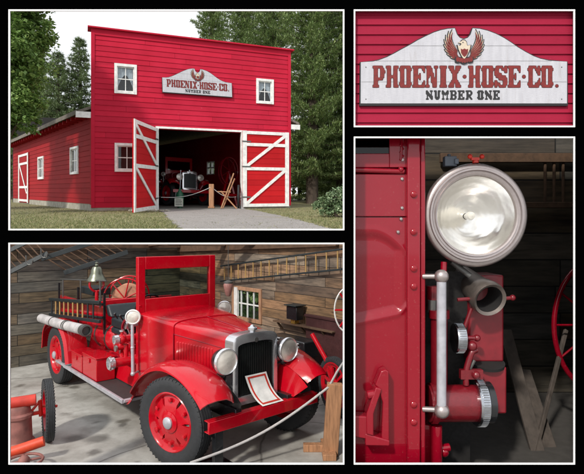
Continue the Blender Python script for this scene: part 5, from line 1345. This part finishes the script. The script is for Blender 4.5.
# red pump casting behind the rail
m = MB()
m.tube([c4(439,312,4.92), c4(439,398,4.92)], 8.5*BK, 18); m.lathe([(10.5*BK,0),(10.5*BK,.08)], c4(439,318,4.92), (0,0,1), 18, cap0=True, cap1=True)
m.tube([c4(428,403,4.90), c4(474,403,4.90)], 18.5*BK, 28); m.lathe([(20.5*BK,0),(20.5*BK,.05),(18*BK,.07)], c4(430,403,4.90), (1,0,0), 28, cap0=True)
CAST = plain('dark red casting', (.15,.004,.010), .35, coat=.4, bump=.25, scale=14)
pc_ = m.build('pump_casting', CAST, cl)
m = MB(); 
for i, (rr_, xx) in enumerate([(22.5,0),(24,.01),(24,.085),(22,.10),(17,.10),(0,.10)]): pass
m.lathe([(18*BK,0),(23*BK,.0),(24*BK,.012),(24*BK,.085),(22*BK,.10),(17*BK,.10),(0,.09)], c4(473.5,402,4.90), (1,0,0), 36)
m.lathe([(0,0),(14.5*BK,.0),(15*BK,.008),(15*BK,.085),(13*BK,.095),(0,.09)], c4(454,338,4.90), (1,0,0), 30)
CAPM = plain('darkened chrome', (.42,.44,.47), .2, 1, var=.3, scale=10); cps = m.build_each('chrome_cap', CAPM, pc_)[0]
for px_k, py_k, rk, nk, x0k, x1k in ((473.5, 402, 24, 64, .02, .08), (454, 338, 15, 40, .015, .08)):
    m = MB(); c = c4(px_k, py_k, 4.90)
    for k in range(nk):
        a = 2*math.pi*k/nk; m.bar(c + Vector((x0k, math.cos(a)*rk*BK, math.sin(a)*rk*BK)), c + Vector((x1k, math.cos(a)*rk*BK, math.sin(a)*rk*BK)), .006, .006)
    m.build('knurling', CAPM, cps)
m = MB(); m.lathe([(21*BK,.102),(21*BK,.16),(14*BK,.17),(0,.17)], c4(473.5,402,4.90), (1,0,0), 30); m.build('rubber_gasket', M['black'], pc_)
m = MB(); m.tube([c4(462,338,4.92), c4(476,338,4.92)], .022, 8); m.ball(c4(477,338,4.92), .035); m.tube(catmull([c4(476,350,4.9), c4(472,352,4.88), c4(469,360,4.88), c4(466,372,4.88), c4(466,385,4.88)]), .03, 10); m.ball(c4(472,346,4.88), .05); m.bar(c4(460,374,4.88), c4(482,374,4.88), .06, .09); m.ball(c4(476,375,4.84), .04)
m.tube([c4(433,286,5.0), c4(433,310,5.0)], 7*BK, 14)
m.build_each('valve_lever', CAST, pc_, bevel=.0)
m = MB(); m.tube([c4(432,300,4.95), c4(432,312,4.95)], .045, 12); m.ball(c4(441,363,4.88), .022, 8)
m.tube([c4(468,372,4.9), c4(474,360,4.9)], .02, 8); m.build_each('grey_fitting', M['iron'], pc_)
m = MB(); slab(424, 470, 272, 340, 5.15, 5.2); slab(424, 470, 272, 500, 5.25, 5.3); m.build_each('recess_shade_slab', M['dark'], cl)  # near-black slabs put in as shade behind the pump parts
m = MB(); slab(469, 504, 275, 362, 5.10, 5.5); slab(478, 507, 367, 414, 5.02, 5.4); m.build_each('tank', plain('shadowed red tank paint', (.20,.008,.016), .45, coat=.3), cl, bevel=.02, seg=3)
m = MB(); m.lathe([(0,.0),(18*BK,.0),(18*BK,.03),(0,.035)], c4(487,364,5.12), (0,-.25,1), 28); m.build('tank_lid', M['dark'], cl)
m = MB(); slab(421, 434, 425, 470, 4.95, 5.1); m.ball(c4(444,452,4.95), .05); m.tube([c4(432,450,4.95), c4(450,447,4.95)], .04, 10); m.tube([c4(437,425,4.9), c4(437,500,4.9)], .05, 12); m.build_each('lower_bracket', M['red_deep'], cl, bevel=.01)
# back boards and side boards of this bay
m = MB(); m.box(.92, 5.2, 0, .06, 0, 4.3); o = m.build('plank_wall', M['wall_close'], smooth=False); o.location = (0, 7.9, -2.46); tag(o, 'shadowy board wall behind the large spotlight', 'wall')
def parti(name, p, q, z0_, z1_, th, lab, mat='board'):
    m = MB(); d = Vector((q[0]-p[0], q[1]-p[1], 0)); nn = Vector((-d.y, d.x, 0)).normalized()*th/2; a = Vector((p[0],p[1],0)); c = Vector((q[0],q[1],0))
    vs = [a-nn, c-nn, c+nn, a+nn]; vs = [v + Vector((0,0,z0_)) for v in vs] + [v + Vector((0,0,z1_)) for v in vs]
    m.add(vs, [(3,2,1,0),(4,5,6,7),(0,1,5,4),(1,2,6,5),(2,3,7,6),(3,0,4,7)]); o = m.build(name, M[mat], smooth=False); return tag(o, lab, 'partition')
parti('partition_wall', (.114*4.64, 4.64), (.114*8.9, 8.9), -2.46, 2.15, .03, 'thin black partition between the plank garage and the spotlight bay')
parti('partition_wall', (2.70, 4.72), (5.1, 8.0), -2.46, 2.05, .04, 'black right hand partition of the spotlight bay')
m = MB(); m.add([(.56,4.74,0),(2.68,4.74,0),(4.2,6.8,0),(.80,6.8,0),(.56,4.74,.04),(2.68,4.74,.04),(4.2,6.8,.04),(.80,6.8,.04)], [(3,2,1,0),(4,5,6,7),(0,1,5,4),(1,2,6,5),(2,3,7,6),(3,0,4,7)])
o = m.build('bay_light_block', M['dark'], smooth=False); o.location = (0,0,2.0); tag(o, 'unseen dark panel added over the spotlight bay to block sky light', 'light block')  # added out of view to keep sky light off the back boards
m = MB(); m.add([(.56,4.66,0),(2.68,4.66,0),(5.1,7.9,0),(.95,7.9,0)], [(0,1,2,3)]); o = m.build('bay_floor', plain('dark earth floor', (.06,.055,.05), .9), smooth=False, fix=False); o.location = (0,0,-2.458); struct(o)
# shelf rails on the back wall
def bayobj(name, lab, cat, mb, mat, group=None, bevel=.006): o = mb.build(name, mat, bevel=bevel); return tag(o, lab, cat, group)
m = MB(); m.bar(at(440,158,7.8), at(590,158,7.8), .08, .14); bayobj('wall_batten', 'upper horizontal batten on the shadowy wall above the spotlight', 'batten', m, M['timber'])
m = MB(); m.bar(at(500,205,7.8), at(590,205,7.8), .05, .09); 
for x in (545, 554, 563): m.bar(at(x,158,7.81), at(x,205,7.81), .035, .035)
bayobj('wall_rack', 'thin wooden rack right of the spotlight on the shadowy wall', 'rack', m, M['timber'])
for i, (a, c, lab) in enumerate((((505,330),(545,480),'longer grey plank leaning beside the pump casting'), ((524,370),(560,480),'shorter grey plank leaning nearer the right edge'), ((566,330),(528,480),'thin pole leaning left to right at the lower right'))):
    m = MB(); m.bar(at(*a, 6.6), at(*c, 5.6), .16 if i < 2 else .05, .04, up=(0,1,0)); bayobj('leaning_plank', lab, 'plank', m, wood('grey plank', (.075,.06,.05), 4, .8, (3,3,1)) , 'planks leaning in the spotlight bay')
m = MB(); rg = [at(600 + 46*math.cos(a), 325 + 66*math.sin(a), 6.4) for a in [2*math.pi*k/48 for k in range(48)]]; m.tube(rg, .032, 10, closed=True)
o = MB(); wc4 = at(600,325,6.4); rt = thing('parked_hose_cart', 'dark red hose cart wheel cut by the right edge of the spotlight bay', 'cart', wc4)
m.v = [v - wc4 for v in m.v]; m.build('rim', M['red_deep'], rt)
m = MB()
for k in range(0, 48, 4): m.tube([(0,0,0), rg[k]-wc4], .014, 6)
m.ball((0,0,0), .12); m.build('spokes', M['red_deep'], rt)
